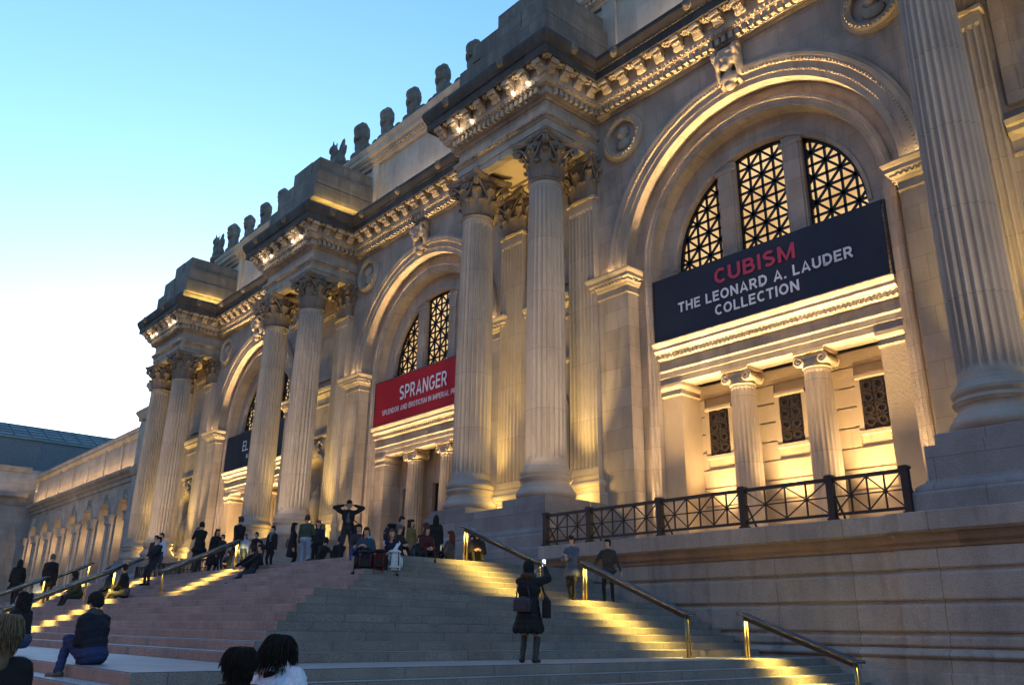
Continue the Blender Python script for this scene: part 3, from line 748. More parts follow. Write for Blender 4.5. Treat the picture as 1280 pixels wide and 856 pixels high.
        for k in range(len(loop)):
            a_, b_ = loop[k], loop[(k+1) % len(loop)]
            if math.hypot(a_[0]-b_[0], a_[1]-b_[1]) > .02: gr.bar((cx+a_[0], YG-.01, ZL+a_[1]), (cx+b_[0], YG-.01, ZL+b_[1]), .17, .1)
        part(gr, 'grille', M_grille, win)
    pn = MB(); pn.box(cx-RL-.2, cx+RL+.2, YT+.42, YT+.46, 14.9, ZL+RL+.2); part(pn, 'pane', M_amber, win)
    # lower order in the opening: ionic columns, entablature, back wall
    YE = YW+.72
    en = MB(); pth = [(cx-R2_+.02, YE), (cx+R2_-.02, YE)]
    en.sweep(pth, [(-.9, 10.62), (0, 10.62), (0, 10.85), (.03, 10.86), (.03, 11.08), (.08, 11.14), (.08, 11.18), (0, 11.2), (0, 11.52), (.04, 11.55), (.1, 11.6), (.1, 11.78), (.22, 11.8), (.25, 11.86), (.34, 11.9), (.34, 12.02), (.38, 12.06), (.44, 12.18), (.44, 12.22), (-1.2, 12.24)])
    beads(en, pth, .15, 11.69, .17, (.1, .1, .15))
    for k in (-2.9, 0, 2.9):
        en.arc([(0, YE-.05), (.13, YE-.05), (.17, YE-.02), (.18, YE+.01)], cx+k, 11.36, 0, 2*PI, 16)
    part(en, 'portal_entablature', M_carve)
    YIC = YE+.5
    for s in (-1, 1):
        c2 = shaft_mb(.49, .43, 5.0, 10.0, 20, 6, .07)
        ob = part(c2, 'portal_column', M_shaft); ob.location = P.off+Vector((cx+s*1.45, YIC, 0))
        cp = MB(); cp.lathe(torus_prof(.43, 10.0, 10.08, .04)+[(.43, 10.1), (.5, 10.3), (.3, 10.32)], 28)
        for sx in (-1, 1):
            pts = []
            for q in range(18): t = q/17; an = PI/2-sx*0-t*3.4*PI; rr = .19*(1-.75*t); pts.append((sx*(.42+0)+sx*rr*math.cos(an)*-1*-1, 0, 10.28+rr*math.sin(an)))
            for yy in (-.40, .40): cp.tube([(p[0], yy, p[2]) for p in pts], .055, 6)
            cp.tube([(sx*.45, -.42, 10.26), (sx*.45, 0, 10.26), (sx*.45, .42, 10.26)], [.16, .11, .16], 12)
        cp.box(-.44, .44, -.40, .40, 10.34, 10.5); cp.box(-.56, .56, -.5, .5, 10.5, 10.615)
        part(cp, 'capital', M_lamptint, ob)
        bb = MB(); bb.lathe(torus_prof(.56, 4.45, 4.65, .07)+[(.53, 4.67), (.5, 4.75)]+torus_prof(.5, 4.78, 4.92, .05)+[(.5, 5.01)], 28); bb.box(-.66, .66, -.66, .66, 3.4, 4.45); part(bb, 'column_base', M_lamptint, ob)
        an_ = MB(); xo = cx+s*4.30
        an_.box(xo-.45, xo+.45, YE+.06, YE+1.2, 3.3, 10.1); an_.sweep([(xo-.45, YE+1.2), (xo-.45, YE+.06), (xo+.45, YE+.06), (xo+.45, YE+1.2)], [(-.05, 10.1), (.03, 10.1), (.05, 10.16), (.02, 10.2), (.02, 10.34), (.07, 10.4), (.1, 10.48), (.1, 10.61), (-.05, 10.61)])
        part(an_, 'portal_pier', M_lamptint if i != 1 else M_wall)  # lamp-yellow stone colour only in the floodlit bays
    YB = YE+1.2
    if i != 1:
        bw = MB(); zl = [3.3+.68*k for k in range(12)]
        slots = [cx-3.02, cx-.03, cx+2.96]
        for k, z in enumerate(zl[:-1]):
            z1_ = min(z+.645, 10.63)
            segs = [(cx-4.9, cx+4.9)]
            if z1_ > 7.85 and z < 9.75:
                segs = []; last = cx-4.9
                for sx in slots: segs.append((last, sx-.62)); last = sx+.62
                segs.append((last, cx+4.9))
            for a_, b_ in segs: bw.cbox(a_, b_, YB, YB+.3, z, z1_, .03)
        bw.box(cx-4.9, cx+4.9, YB+.06, YB+.4, 3.3, 10.63)
        part(bw, 'portal_wall', M_lamptint)
        for sx in slots:
            fr = MB(); fr.sweep([(sx-.58, YB), (sx+.58, YB)], [(-.1, 9.56), (.06, 9.56), (.1, 9.62), (.1, 9.72), (-.1, 9.72)])
            for q in (-1, 1): fr.box(sx+q*.53-.09, sx+q*.53+.09, YB-.05, YB+.1, 7.86, 9.56)
            fr.box(sx-.62, sx+.62, YB-.08, YB+.1, 7.74, 7.86)
            wn = part(fr, 'slot_window', M_lamptint)
            pn = MB(); pn.box(sx-.44, sx+.44, YB-.02, YB+.05, 7.86, 9.56)
            for kx in (-1, 1):
                for kz in range(4):
                    c_ = (sx+kx*.2, YB-.03, 8.12+kz*.4); pn.arc([(.10, YB-.06), (.17, YB-.06), (.17, YB-.0)], c_[0], c_[2], 0, 2*PI, 12)
                    pn.bar((c_[0]-.17, YB-.04, c_[2]+.2), (c_[0]+.17, YB-.04, c_[2]+.2), .05, .04)
            part(pn, 'bronze_grille', M_bronze, wn)
    else:
        bw = MB(); doors = [cx-2.75, cx, cx+2.75]; last = cx-4.9
        for dx in doors:
            bw.box(last, dx-.85, YB, YB+.4, 3.3, 10.63); bw.box(dx-.85, dx+.85, YB, YB+.4, 8.9, 10.63); last = dx+.85
        bw.box(last, cx+4.9, YB, YB+.4, 3.3, 10.63); part(bw, 'portal_wall', M_wall)
        for dx in doors:
            dd = MB(); dd.box(dx-.85, dx+.85, YB+.25, YB+.35, 3.47, 8.9)
            fr = part(dd, 'door', M_dark); d2 = MB()
            for q in (-.8, 0, .8): d2.box(dx+q-.05, dx+q+.05, YB+.2, YB+.249, 3.47, 8.9)
            d2.box(dx-.85, dx+.85, YB+.2, YB+.248, 6.3, 6.45); part(d2, 'door_frame', M_bronze, fr)
    fl = MB(); fl.box(cx-5.6, cx+5.6, YW-.1, YB+.4, 2.8, PLAT-.004 if i == 1 else 4.2); part(fl, 'portal_floor', M_ped)
for i in range(3): bay(i)
# walls behind the pairs: niche below, band at impost height, framed panel above
nw_ends = [(XC[0]-3, XC[0]+SP), *[(x, x+SP) for x in XC[1:3]], (XC[3], XR+14)]
for k, (xa, xb) in enumerate(nw_ends):
    x0 = XC[k]; cx = x0+SP/2; wl = MB(); y = YW+.002
    wl.arch_wall(xa, xb, 3.0, 14.0, cx, .95, 10.3, y, zb=6.9)
    n_ = 10
    for q in range(n_):
        a0, a1 = PI+PI*q/n_, PI+PI*(q+1)/n_
        f = lambda a_: (cx+.95*math.cos(a_), y-.95*math.sin(a_)*.8)
        (ax, ay), (bx, by) = f(a0), f(a1); wl.add([(ax, ay, 6.9), (bx, by, 6.9), (bx, by, 10.3), (ax, ay, 10.3)], [(0, 1, 2, 3)], True)
        for t in range(6):
            b0, b1 = PI/2*t/6, PI/2*(t+1)/6
            g_ = lambda a_, b_: (cx+.95*math.cos(a_)*math.cos(b_), y-.95*math.sin(a_)*.8*math.cos(b_), 10.3+.95*math.sin(b_))
            wl.add([g_(a0, b0), g_(a1, b0), g_(a1, b1), g_(a0, b1)], [(0, 1, 2, 3)], True)
    wl.add([(cx-.95, y, 6.9), (cx+.95, y, 6.9), (cx+.95, y+.8, 6.9), (cx-.95, y+.8, 6.9)], [(0, 1, 2, 3)])
    wl.box(xa, xb, y, y+.3, 14.0, 23.3)
    wo_ = part(wl, 'pair_wall', M_wall)
    nf = MB(); nf.arc([(.97, y+.02), (.97, y-.08), (1.2, y-.12), (1.24, y+.02)], cx, 10.3, n=24, caps=True); nf.box(cx-1.4, cx+1.4, y-.2, y+.05, 6.66, 6.9)
    for s in (-1, 1): nf.box(cx+s*1.09-.12, cx+s*1.09+.12, y-.1, y+.02, 6.9, 10.3); nf.tube([(cx+s*.4+.25*math.cos(q*.6)*s, y-.12, 11.95+.25*math.sin(q*.6)) for q in range(9)], .07, 6)
    nf.ell((cx, y-.12, 11.7), (.3, .15, .42), 10)
    # an urn standing in the niche
    nf.lathe([(0, 6.9), (.42, 6.9), (.42, 7.1), (.2, 7.2), (.16, 7.5), (.42, 8.1), (.5, 8.6), (.4, 8.9), (.26, 9.0), (.34, 9.1), (.1, 9.4), (.08, 9.6), (0, 9.7)], 18, (cx, y+.25))
    part(nf, 'niche', M_carve)
    bd = MB(); bd.sweep([(x0+.8, y), (x0+SP-.8, y)], [(-.05, 14.4), (.04, 14.4), (.06, 14.5), (.03, 14.56), (.03, 14.9), (.12, 15.0), (.24, 15.1), (.24, 15.24), (.32, 15.3), (.36, 15.46), (-.05, 15.5)]); part(bd, 'string_course', M_carve); bd = MB(); bd.sweep([(x0+.8, y), (x0+SP-.8, y)], [(-.05, 12.4), (.08, 12.4), (.12, 12.5), (.12, 12.62), (-.05, 12.66)])
    part(bd, 'string_course', M_carve)
    pn = MB(); px0, px1 = x0+1.05, x0+SP-1.05
    pn.sweep([(px0, y-.0), (px1, y-.0)], [(-.02, 16.1), (.10, 16.12), (.12, 16.22), (.05, 16.28), (.03, 16.38), (-.02, 16.4)])
    def frame(u0, u1, z0_, z1_, w_, t_):
        pn.box(u0, u1, y-t_, y, z0_, z0_+w_); pn.box(u0, u1, y-t_, y, z1_-w_, z1_); pn.box(u0, u0+w_, y-t_, y, z0_+w_, z1_-w_); pn.box(u1-w_, u1, y-t_, y, z0_+w_, z1_-w_)
    frame(px0-.12, px1+.12, 16.0, 20.6, .34, .14); frame(px0+.22, px1-.22, 16.34, 20.26, .1, .07)
    part(pn, 'wall_panel', M_wall)
# right of the last pair the same panel and band go on
ex = MB(); y = YW+.002
for u0, u1 in ((XC[3]+SP+1.1, XR+12),):
    ex.sweep([(u0, y), (u1, y)], [(-.05, 14.4), (.04, 14.4), (.06, 14.5), (.03, 14.9), (.24, 15.1), (.24, 15.24), (.36, 15.46), (-.05, 15.5)])
part(ex, 'string_course', M_carve)
# small lamps hung along the cornice of each pair
for k, (xa, xb) in enumerate(UNIT):
    for t in (.10, .26, .74, .90):
        for q in (0, 1):
            x = xa+(xb-xa)*t+q*.18; bl = MB(); bl.ell((x, YF-.70, 23.95-.16*q), (.055, .055, .07), 8)
            b_ = part(bl, 'light_bulb', M_bulb); 
            st_ = MB(); st_.tube([(x, YF-.70, 24.02-.16*q), (x, YF-.72, 24.3)], .014, 5); part(st_, 'bulb_stem', M_grille, b_)

# ------------------------------------------------------------------ terrace wall and iron railing right of the centre stairs
def terrace(x0, x1, label, y, pushes, name='terrace_wall'):
    t = thing(name, label, 'wall', ((x0+x1)/2, y, 0))
    off = Vector((-(x0+x1)/2, -y, 0))
    def bp(mb, nm, m): o = mb.build(nm, m, t); o.location = off; return o
    cps = MB(); cr = MB(); ml = MB(); bs_ = MB()
    for (u0, u1, yy) in pushes:
        pl = [(u0, yy), (u1, yy)]
        cps.sweep(pl, [(-3, 4.27), (.24, 4.27), (.26, 4.25), (.26, 3.86), (.2, 3.8), (-.1, 3.8)])
        ml.sweep(pl, [(-.1, 3.8), (.16, 3.8), (.12, 3.7), (.10, 3.62), (.04, 3.55), (.02, 3.48), (-.1, 3.48)])
        zs = [3.48, 2.99, 2.31, 1.64, 1.34]
        for k in range(4):
            z1_, z0_ = zs[k]-.035, zs[k+1]+.035
            if k == 0: z1_ = zs[0]
            cr.sweep(pl, [(-.6, z0_), (-.06, z0_-.0), (-.02, z0_+.01), (0, z0_+.05), (0, z1_-.05), (-.02, z1_-.01), (-.06, z1_), (-.6, z1_)])
        cr.box(u0+.02, u1-.02, yy+.075, yy+1.0, 0, 3.6)
        bs_.sweep(pl, [(-.1, 1.34), (.03, 1.34), (.05, 1.30)]+[(.06+.1*math.sin(PI*q/8), 1.30-.18*q/8) for q in range(9)]+[(.08, 1.1), (.10, 1.08), (.10, .86), (.2, .84), (.2, 0), (-.1, 0)])
    bp(cr, 'stone_courses', M_terr); bp(cps, 'coping', M_terr); bp(ml, 'moulding', M_rust); bp(bs_, 'base_course', M_terr)
    return t
PR = XC[2]+SP+1.36; PL4 = XC[3]-1.36
terrace(-20.9, 20, 'rusticated grey stone terrace wall beside the right flight of steps, iron railing on top', 19.98, [(-20.95, -9.0, 19.98), (-9.0, 14, 19.82)])
terrace(2*XMID-20, 2*XMID+20.9, 'rusticated stone terrace wall beyond the left end of the steps', 19.98, [(2*XMID-14, 2*XMID+9.0, 19.82), (2*XMID+9.0, 2*XMID+20.95, 19.98)])
def railing(x0, x1, y, label):
    t = thing('iron_railing', label, 'railing', (x0, y, 4.27)); Lr = x1-x0
    posts = [0, 2.1, 4.95, 7.85, 10.45, Lr] if Lr > 12 else [0, Lr*.25, Lr*.5, Lr*.75, Lr]
    posts = [0] + [Lr*.185, Lr*.415, Lr*.645, Lr*.835] + [Lr]
    posts = [0, Lr*.165, Lr*.40, Lr*.635, Lr*.845, Lr]
    for p in posts:
        pm = MB(); pm.box(p-.085, p+.085, -.085, .085, 0, 1.08); pm.box(p-.115, p+.115, -.115, .115, 0, .08); pm.cbox(p-.11, p+.11, -.11, .11, 1.08, 1.16, .03)
        pm.bar((p+.02, .08, .75), (p+.06, .55, 0), .04)
        pm.build('post', M_iron, t)
    for a_, b_ in zip(posts[:-1], posts[1:]):
        s = MB(); n_ = max(2, round((b_-a_)/1.15)); u0, u1 = a_+.085, b_-.085; wd = (u1-u0)/n_
        s.box(u0, u1, -.05, .05, 1.0, 1.09); s.box(u0, u1, -.035, .035, .13, .2); s.box(u0, u1, -.012, .012, .585, .62)
        for k in range(n_):
            xa = u0+k*wd; xm = xa+wd/2
            if k: s.box(xa-.018, xa+.018, -.018, .018, .2, 1.0)
            s.box(xm-.018, xm+.018, -.02, .02, .2, .585); s.box(xm-.018, xm+.018, -.02, .02, .62, 1.0)
            s.bar((xa+.01, -.022, .2), (xa+wd-.01, -.022, 1.0), .034, .02); s.bar((xa+.01, .022, 1.0), (xa+wd-.01, .022, .2), .034, .02)
            s.ell((xm, 0, .6), (.06, .045, .06), 8)
        s.build('railing_panel', M_iron, t)
    return t
railing(PR+.32+.12, PL4-.37, 20.05, 'black iron railing of crossed bars on the terrace wall under the navy banner')
railing(2*XMID-(PL4-.42), 2*XMID-(PR+.44), 20.05, 'black iron railing of crossed bars on the far left terrace')

# ------------------------------------------------------------------ banners
def _arc(cx, cy, rx, ry, a0, a1, n=14): return [(cx+rx*math.cos(rad(a0+(a1-a0)*k/n)), cy+ry*math.sin(rad(a0+(a1-a0)*k/n))) for k in range(n+1)]
def glyphs(t):
    """centre lines of a plain grotesque, cap height 1, stroke t; letter -> (width, strokes)"""
    h = t/2; q = 1-h; m = .52
    bowl = lambda y0, y1, x: [(h, y1), (x-(y1-y0)/2, y1)]+_arc(x-(y1-y0)/2, (y0+y1)/2, (y1-y0)/2, (y1-y0)/2, 88, -88)+[(x-(y1-y0)/2, y0), (h, y0)]
    g = {'I': (t, [[(h, 0), (h, 1)]]), 'L': (.62, [[(h, 1), (h, h), (.62, h)]]), 'E': (.66, [[(.66, q), (h, q), (h, h), (.66, h)], [(t, m), (.6, m)]]),
         'T': (.7, [[(0, q), (.7, q)], [(.35, 1-t), (.35, 0)]]), 'H': (.78, [[(h, 0), (h, 1)], [(.78-h, 0), (.78-h, 1)], [(t, m), (.78-t, m)]]),
         'N': (.8, [[(h, 0), (h, 1)], [(.8-h, 0), (.8-h, 1)], [(h, 1-h*.4), (.8-h, h*.4)]]), 'M': (.98, [[(h, 0), (h, 1)], [(.98-h, 0), (.98-h, 1)], [(h, 1-h*.5), (.49, .12), (.98-h, 1-h*.5)]]),
         'A': (.84, [[(h*.9, 0), (.42, 1-h*.6), (.84-h*.9, 0)], [(.22, .27), (.62, .27)]]), 'C': (.74, [_arc(.42, .5, .42-h, .5-h, 48, 312, 24)]), 'O': (.88, [_arc(.44, .5, .44-h, .5-h, 0, 360, 32)]),
         'G': (.84, [_arc(.42, .5, .42-h, .5-h, 48, 330, 24)+[(.84-h, .46), (.5, .46)]]), 'U': (.78, [[(h, 1), (h, .39)]+_arc(.39, .39, .39-h, .39-h, 180, 360)+[(.78-h, 1)]]),
         'D': (.8, [[(h, h), (h, q), (.36, q)]+_arc(.36, .5, .44-h, .5-h, 90, -90, 18)+[(.36, h), (0, h)]]), 'P': (.7, [[(h, 0), (h, 1)], bowl(.42, q, .7-h+.0)]),
         'R': (.76, [[(h, 0), (h, 1)], bowl(.45, q, .7-h), [(.38, .45), (.68, 0)]]), 'B': (.74, [[(h, 0), (h, 1)], bowl(m, q, .68-h), bowl(h, m, .74-h)]),
         'S': (.7, [_arc(.35, .72, .35-h, .28-h, 35, 250, 14)+_arc(.35, .29, .35-h, .29-h, 80, -145, 16)]), 'K': (.78, [[(h, 0), (h, 1)], [(.72, 1), (t*.8, .42)], [(.3, .58), (.74, 0)]]),
         'W': (1.1, [[(h*.8, 1), (.3, h*.7), (.55, .9), (.8, h*.7), (1.1-h*.8, 1)]]), 'Y': (.8, [[(h*.8, 1), (.4, .42), (.8-h*.8, 1)], [(.4, .46), (.4, 0)]]), '.': (t, [[(h, 0), (h, t)]]), ' ': (.3, [])}
    return g
def text_mesh(body, size, bold=.2):
    """flat cut letters, centred on the origin, each stroke a hair in front of the last"""
    g = glyphs(bold); mb = MB(); x = 0; lay = 0; runs = []
    for ch in body: runs.append((x, g[ch])); x += g[ch][0]+.16
    W = x-.16
    for x0, (w_, strokes) in runs:
        for st_ in strokes:
            lay += 1; z = .004+.0012*(lay % 3); n = len(st_); L_, R_ = [], []
            closed = n > 20 and math.dist(st_[0], st_[-1]) < 1e-6
            for k in range(n):
                p0 = st_[k-1] if k else (st_[-2] if closed else None); p1 = st_[k+1] if k < n-1 else (st_[1] if closed else None); p = Vector((*st_[k], 0))
                d0 = (p-Vector((*p0, 0))).normalized() if p0 else None; d1 = (Vector((*p1, 0))-p).normalized() if p1 else None
                d0 = d0 or d1; d1 = d1 or d0; n0 = Vector((-d0.y, d0.x, 0)); n1 = Vector((-d1.y, d1.x, 0)); mt = n0+n1
                mt = mt/max(.55, mt.dot(n0)) if mt.length > 1e-6 else n0
                L_.append(p+mt*bold/2); R_.append(p-mt*bold/2)
            vs = [((v.x+x0-W/2)*size, (v.y-.5)*size, zz) for zz in (z, 0) for v in L_+R_]; fs = []
            for k in range(n-1):
                fs += [(k, n+k, n+k+1, k+1), (2*n+k, k, k+1, 2*n+k+1), (n+k, 3*n+k, 3*n+k+1, n+k+1)]
            if not closed: fs += [(0, 2*n, 3*n, n), (n-1, 2*n-1, 4*n-1, 3*n-1)]
            mb.add(vs, fs)
    return mb.mesh('lettering', M_white)
def banner(cx, label, mat, lines, z0=12.28, z1=14.80, hw=4.64):
    t = thing('banner', label, 'banner', (cx, YW+.42, z0), 0, 'exhibition banners hung across the arches')
    b = MB(); nx, nz = 40, 10; vs = []
    for s in (0, 1):
        for j in range(nz+1):
            for i in range(nx+1):
                u, v = i/nx, j/nz; pinch = .02*math.sin(PI*v)*(1 if i in (0, nx) else 0)
                yy = .02*math.sin(u*19+v*2)*math.sin(PI*v)*.6+.012*math.sin(u*43+1.3*v)
                vs.append((-hw+2*hw*u, yy+(.018 if s else 0), (z1-z0)*v))
    S_ = (nx+1)*(nz+1); fs = []
    for s in (0, 1):
        for j in range(nz):
            for i in range(nx):
                q = [s*S_+j*(nx+1)+i, s*S_+j*(nx+1)+i+1, s*S_+(j+1)*(nx+1)+i+1, s*S_+(j+1)*(nx+1)+i]; fs.append(q if not s else q[::-1])
    b.add(vs, fs, True); b.build('cloth', mat, t)
    fr = MB(); fr.box(-hw-.05, hw+.05, .03, .12, -.06, 0); fr.box(-hw-.05, hw+.05, .03, .12, z1-z0, z1-z0+.06)
    for s in (-1, 1): fr.box(s*(hw+.08)-.03, s*(hw+.08)+.03, .03, .12, -.06, z1-z0+.06)
    for s in (-1, 1):
        for k in range(14): fr.tube([(s*(hw-.02), 0, .1+k*.18), (s*(hw+.09), .06, .14+k*.18)], .012, 5)
    fr.build('frame', M_iron, t)
    for body, size, x, z, m, bold, sx in lines:
        me = text_mesh(body, size, bold); me.materials.clear(); me.materials.append(m)
        o = bpy.data.objects.new('lettering', me); COL.objects.link(o); o.parent = t; o.location = (x, -.045, z); o.rotation_euler = (PI/2, 0, 0); o.scale = (sx, 1, 1)
    return t
banner(BC[2], 'navy banner reading CUBISM THE LEONARD A. LAUDER COLLECTION across the nearest arch', M_bnavy,
       [('CUBISM', .60, -.1, 1.86, M_red, .19, 1.12), ('THE LEONARD A. LAUDER', .40, .05, 1.12, M_white, .19, 1.03), ('COLLECTION', .40, -.12, .55, M_white, .19, 1.03)])
banner(BC[1], 'red banner reading SPRANGER across the middle arch over the doors', M_bred,
       [('SPRANGER', .80, 0, 1.5, M_white, .16, .74), ('SPLENDOR AND EROTICISM IN IMPERIAL PRAGUE', .29, 0, .66, M_white, .15, .80)])
banner(BC[0], 'dark slate banner reading EL GRECO across the farthest arch', M_bdark,
       [('EL GRECO', .72, .25, 1.5, M_white, .12, .82), ('IN NEW YORK', .30, .25, .7, M_white, .12, .9)])

# ------------------------------------------------------------------ handrails of the stairs
def handrail(p0, p1, label, n_in=0):
    """double rail from the lower post p0 to the upper post p1 (foot points), light strip under it"""
    t = thing('handrail', label, 'handrail', p0, 0, 'bronze handrails on the museum steps'); p0, p1 = Vector(p0), Vector(p1); d = p1-p0; h = Vector((d.x, d.y, 0)).normalized(); sd_ = Vector((-h.y, h.x, 0))
    H = .95
    for q in (Vector((0, 0, 0)), d):
        po = MB()
        for s in (-1, 1): po.tube([q+sd_*s*.055, q+sd_*s*.055+Vector((0, 0, H-.05))], .026, 8)
        po.box(q.x-.1, q.x+.1, q.y-.1, q.y+.1, q.z-.0, q.z+.02)
        po.build('post', M_brass, t)
    for s in (-1, 1):
        rl = MB(); o_ = sd_*s*.07+Vector((0, 0, H)); rl.tube([o_-h*.16-Vector((0, 0, .02)), o_, d+o_, d+o_+h*.16+Vector((0, 0, .02))], .034, 10); rl.build('rail', M_steel, t)
    br_ = MB(); a_, b_ = Vector((0, 0, H-.07)), d+Vector((0, 0, H-.07)); br_.bar(a_, b_, .09, .03, (0, 0, 1))
    for s in (-1, 1): br_.bar(a_+sd_*s*.05-Vector((0, 0, .03)), b_+sd_*s*.05-Vector((0, 0, .025)), .012, .07, (0, 0, 1))
    br_.build('light_channel', M_iron, t)
    m = (p0+p1)/2+Vector((0, 0, H-.095)); ln = d.normalized(); nrm = sd_.cross(ln); nrm = -nrm if nrm.z > 0 else nrm
    area(m, nrm, d.length*.96, .04, RAIL_W*d.length, (1, .70, .13), ln, 140)
    return t
RAIL_W = 44
handrail((-12.35, 16.3, LAND), (-15.55, 16.3, LAND+.16*8), 'double bronze handrail with lit posts on the middle right flight, by the two women')
handrail((-9.0, 17.4, .15), (-11.55, 17.4, LAND), 'double bronze handrail on the lowest right flight beside the terrace wall')
handrail((-16.2, 15.3, LAND+.16*8), (-19.3, 15.3, PLAT), 'double bronze handrail on the upper right flight, nearest the pedestal')
YU0, YU1 = EDGES[15][1]-.15, 12.45
def rails_front(x, nm):
    handrail((x-.0, 5.75, LAND), (x, 8.6, LAND+.16*8), 'bronze handrail on the %s front flight, lower run' % nm[0])
    handrail((x, YU0, LAND+.16*8), (x, YU1, PLAT), 'bronze handrail on the %s front flight, upper run up to the platform' % nm[1])
handrail((-21.6, 5.75, LAND), (-25.2, 8.45, LAND+.16*8), 'bronze handrail running up behind the young man in the puffer jacket') if False else None
rails_front(-28.3, ('nearer', 'nearer'))
rails_front(-36.5, ('middle', 'middle'))
rails_front(-45, ('far', 'far'))

# ------------------------------------------------------------------ left wing with its arcade, and the far building behind it
eb = thing('end_pavilion', 'narrow stone pavilion with a stepped cornice between the last column pair and the arcade', 'pavilion', (-77, 24, 0))
o_ = Vector((77, -24, 0))
def pp(mb, nm, m, par): o = mb.build(nm, m, par if isinstance(par, bpy.types.Object) else None); return o
def put(mb, nm, m, root, off): o = mb.build(nm, m, root); o.location = off; return o
b = MB(); b.box(-80.2, XL-2.3, 25.0, 60, 0, 23.2); b.box(-80.0, XL-2.3, 24.4, 25.0, 3, 19.4); put(b, 'wall', M_wing, eb, o_)
b = MB(); pth = [(-80.2, 30), (-80.2, 24.9), (XL-2.3, 24.9)]
b.sweep(pth, [(-.2, 19.3), (.1, 19.3), (.3, 19.6), (.5, 19.7), (.5, 20.0), (.75, 20.4), (.75, 20.6), (-.2, 20.7)]); b.sweep(pth, [(-.2, 22.6), (.1, 22.6), (.2, 22.9), (.35, 23.1), (.35, 23.4), (-.2, 23.5)])
b.sweep([(-80.05, 24.4), (XL-2.3, 24.4)], [(-.2, 14.4), (.1, 14.5), (.3, 14.9), (.4, 15.2), (-.2, 15.3)])
put(b, 'cornice', M_wing, eb, o_)
b = MB(); b.box(-76.2, -73.2, 24.1, 24.5, 9.6, 9.9); b.add([(-76.4, 24.05, 9.9), (-73.0, 24.05, 9.9), (-74.7, 24.05, 11.2), (-76.4, 24.45, 9.9), (-73.0, 24.45, 9.9), (-74.7, 24.45, 11.2)], [(0, 1, 2), (3, 5, 4), (0, 2, 5, 3), (1, 4, 5, 2), (0, 3, 4, 1)])
for s in (-1, 1): b.box(-74.7+s*1.15-.2, -74.7+s*1.15+.2, 24.15, 24.45, 5, 9.6)
wv = put(b, 'window', M_wing, eb, o_); d_ = MB(); d_.box(-75.6, -73.8, 24.33, 24.39, 5, 9.6); pn_ = put(d_, 'pane', M_glass, wv, (0, 0, 0))
wg = thing('arcaded_wing', 'low stone wing with seven tall arched windows left of the columns', 'wing', (-99, 25, 0)); o_ = Vector((99, -25, 0))
WX0, WX1, NW = -118.5, -80.3, 7; ws = (WX1-WX0)/NW
b = MB()
for k in range(NW):
    cx = WX0+ws*(k+.5); b.arch_wall(WX0+ws*k, WX0+ws*(k+1), 0, 14.6, cx, 1.45, 11.4, 25.0); b.arc([(1.45, 25.0), (1.45, 26.0)], cx, 11.4, n=20, smooth=True)
    for s in (-1, 1): b.add([(cx+s*1.45, 25, 0), (cx+s*1.45, 26, 0), (cx+s*1.45, 26, 11.4), (cx+s*1.45, 25, 11.4)], [(0, 1, 2, 3)])
b.box(WX0, WX1, 25.0, 25.4, 14.6, 19.2); b.box(WX0, WX1, 26.4, 60, 0, 19.0)
put(b, 'wall', M_wing, wg, o_)
for k in range(NW):
    cx = WX0+ws*(k+.5); b = MB(); b.arc([(1.47, 25.02), (1.47, 24.9), (1.75, 24.84), (1.8, 25.02)], cx, 11.4, n=20); b.box(cx-.22, cx+.22, 24.7, 25.05, 12.7, 13.7)
    fr = put(b, 'arched_window', M_wing, wg, o_); g_ = MB(); g_.box(cx-1.5, cx+1.5, 25.8, 25.86, 0, 13.0); put(g_, 'pane', M_glass, fr, (0, 0, 0))
    m_ = MB()
    for x in (-.75, 0, .75): m_.box(cx+x-.05, cx+x+.05, 25.72, 25.79, 0, 12.8)
    for z in (5, 7, 9, 11.2): m_.box(cx-1.45, cx+1.45, 25.7, 25.715, z, z+.12)
    put(m_, 'window_bars', M_iron, fr, (0, 0, 0))
for k in range(NW+1):
    for s in ((-1, 1) if 0 < k < NW else ((1,) if k == 0 else (-1,))):
        b = MB(); x = WX0+ws*k+s*.55; b.box(x-.36, x+.36, 24.72, 25.02, 3, 10.6); b.lathe([(.34, 10.6), (.4, 10.7), (.36, 10.75), (.37, 11.0), (.55, 11.4)], 12, (x, 24.85)); b.box(x-.5, x+.5, 24.5, 25.02, 11.35, 11.5)
        b.box(x-.42, x+.42, 24.68, 25.02, 3, 4.4); put(b, 'pilaster', M_wing, wg, o_)
b = MB(); pth = [(WX0, 25.0), (WX1, 25.0)]
b.sweep(pth, [(-.1, 14.3), (.15, 14.3), (.2, 14.6), (.4, 14.75), (.45, 15.0), (.8, 15.15), (.85, 15.4), (-.1, 15.5)]); b.sweep(pth, [(-.1, 18.4), (.06, 18.4), (.2, 18.6), (.3, 18.7), (.3, 18.95), (.4, 19.1), (.4, 19.25), (-.2, 19.3)])
for k in range(NW+1): b.box(WX0+ws*k-.3 if k else WX0, WX0+ws*k+.3 if k < NW else WX1, 24.88, 25.0, 15.5, 18.4)
put(b, 'cornice', M_wing, wg, o_)
fb = thing('glass_roofed_building', 'far stone building with a blue green glazed roof beyond the arcade', 'building', (-130, 10, 0)); o_ = Vector((130, -10, 0))
b = MB(); b.box(-160, -119.2, -40, 60, 0, 20.0); put(b, 'wall', M_far, fb, o_)
b = MB(); pth = [(-119.2, -40), (-119.2, 24.2)]; pth2 = pth
b.sweep(pth, [(-.1, 15.5), (.1, 15.5), (.3, 15.9), (.4, 16.2), (.9, 16.5), (1.0, 17.0), (-.1, 17.1)]); b.sweep(pth, [(-.1, 19.5), (.2, 19.6), (.3, 19.9), (.5, 20.2), (-.1, 20.3)])
put(b, 'cornice', M_far, fb, o_)
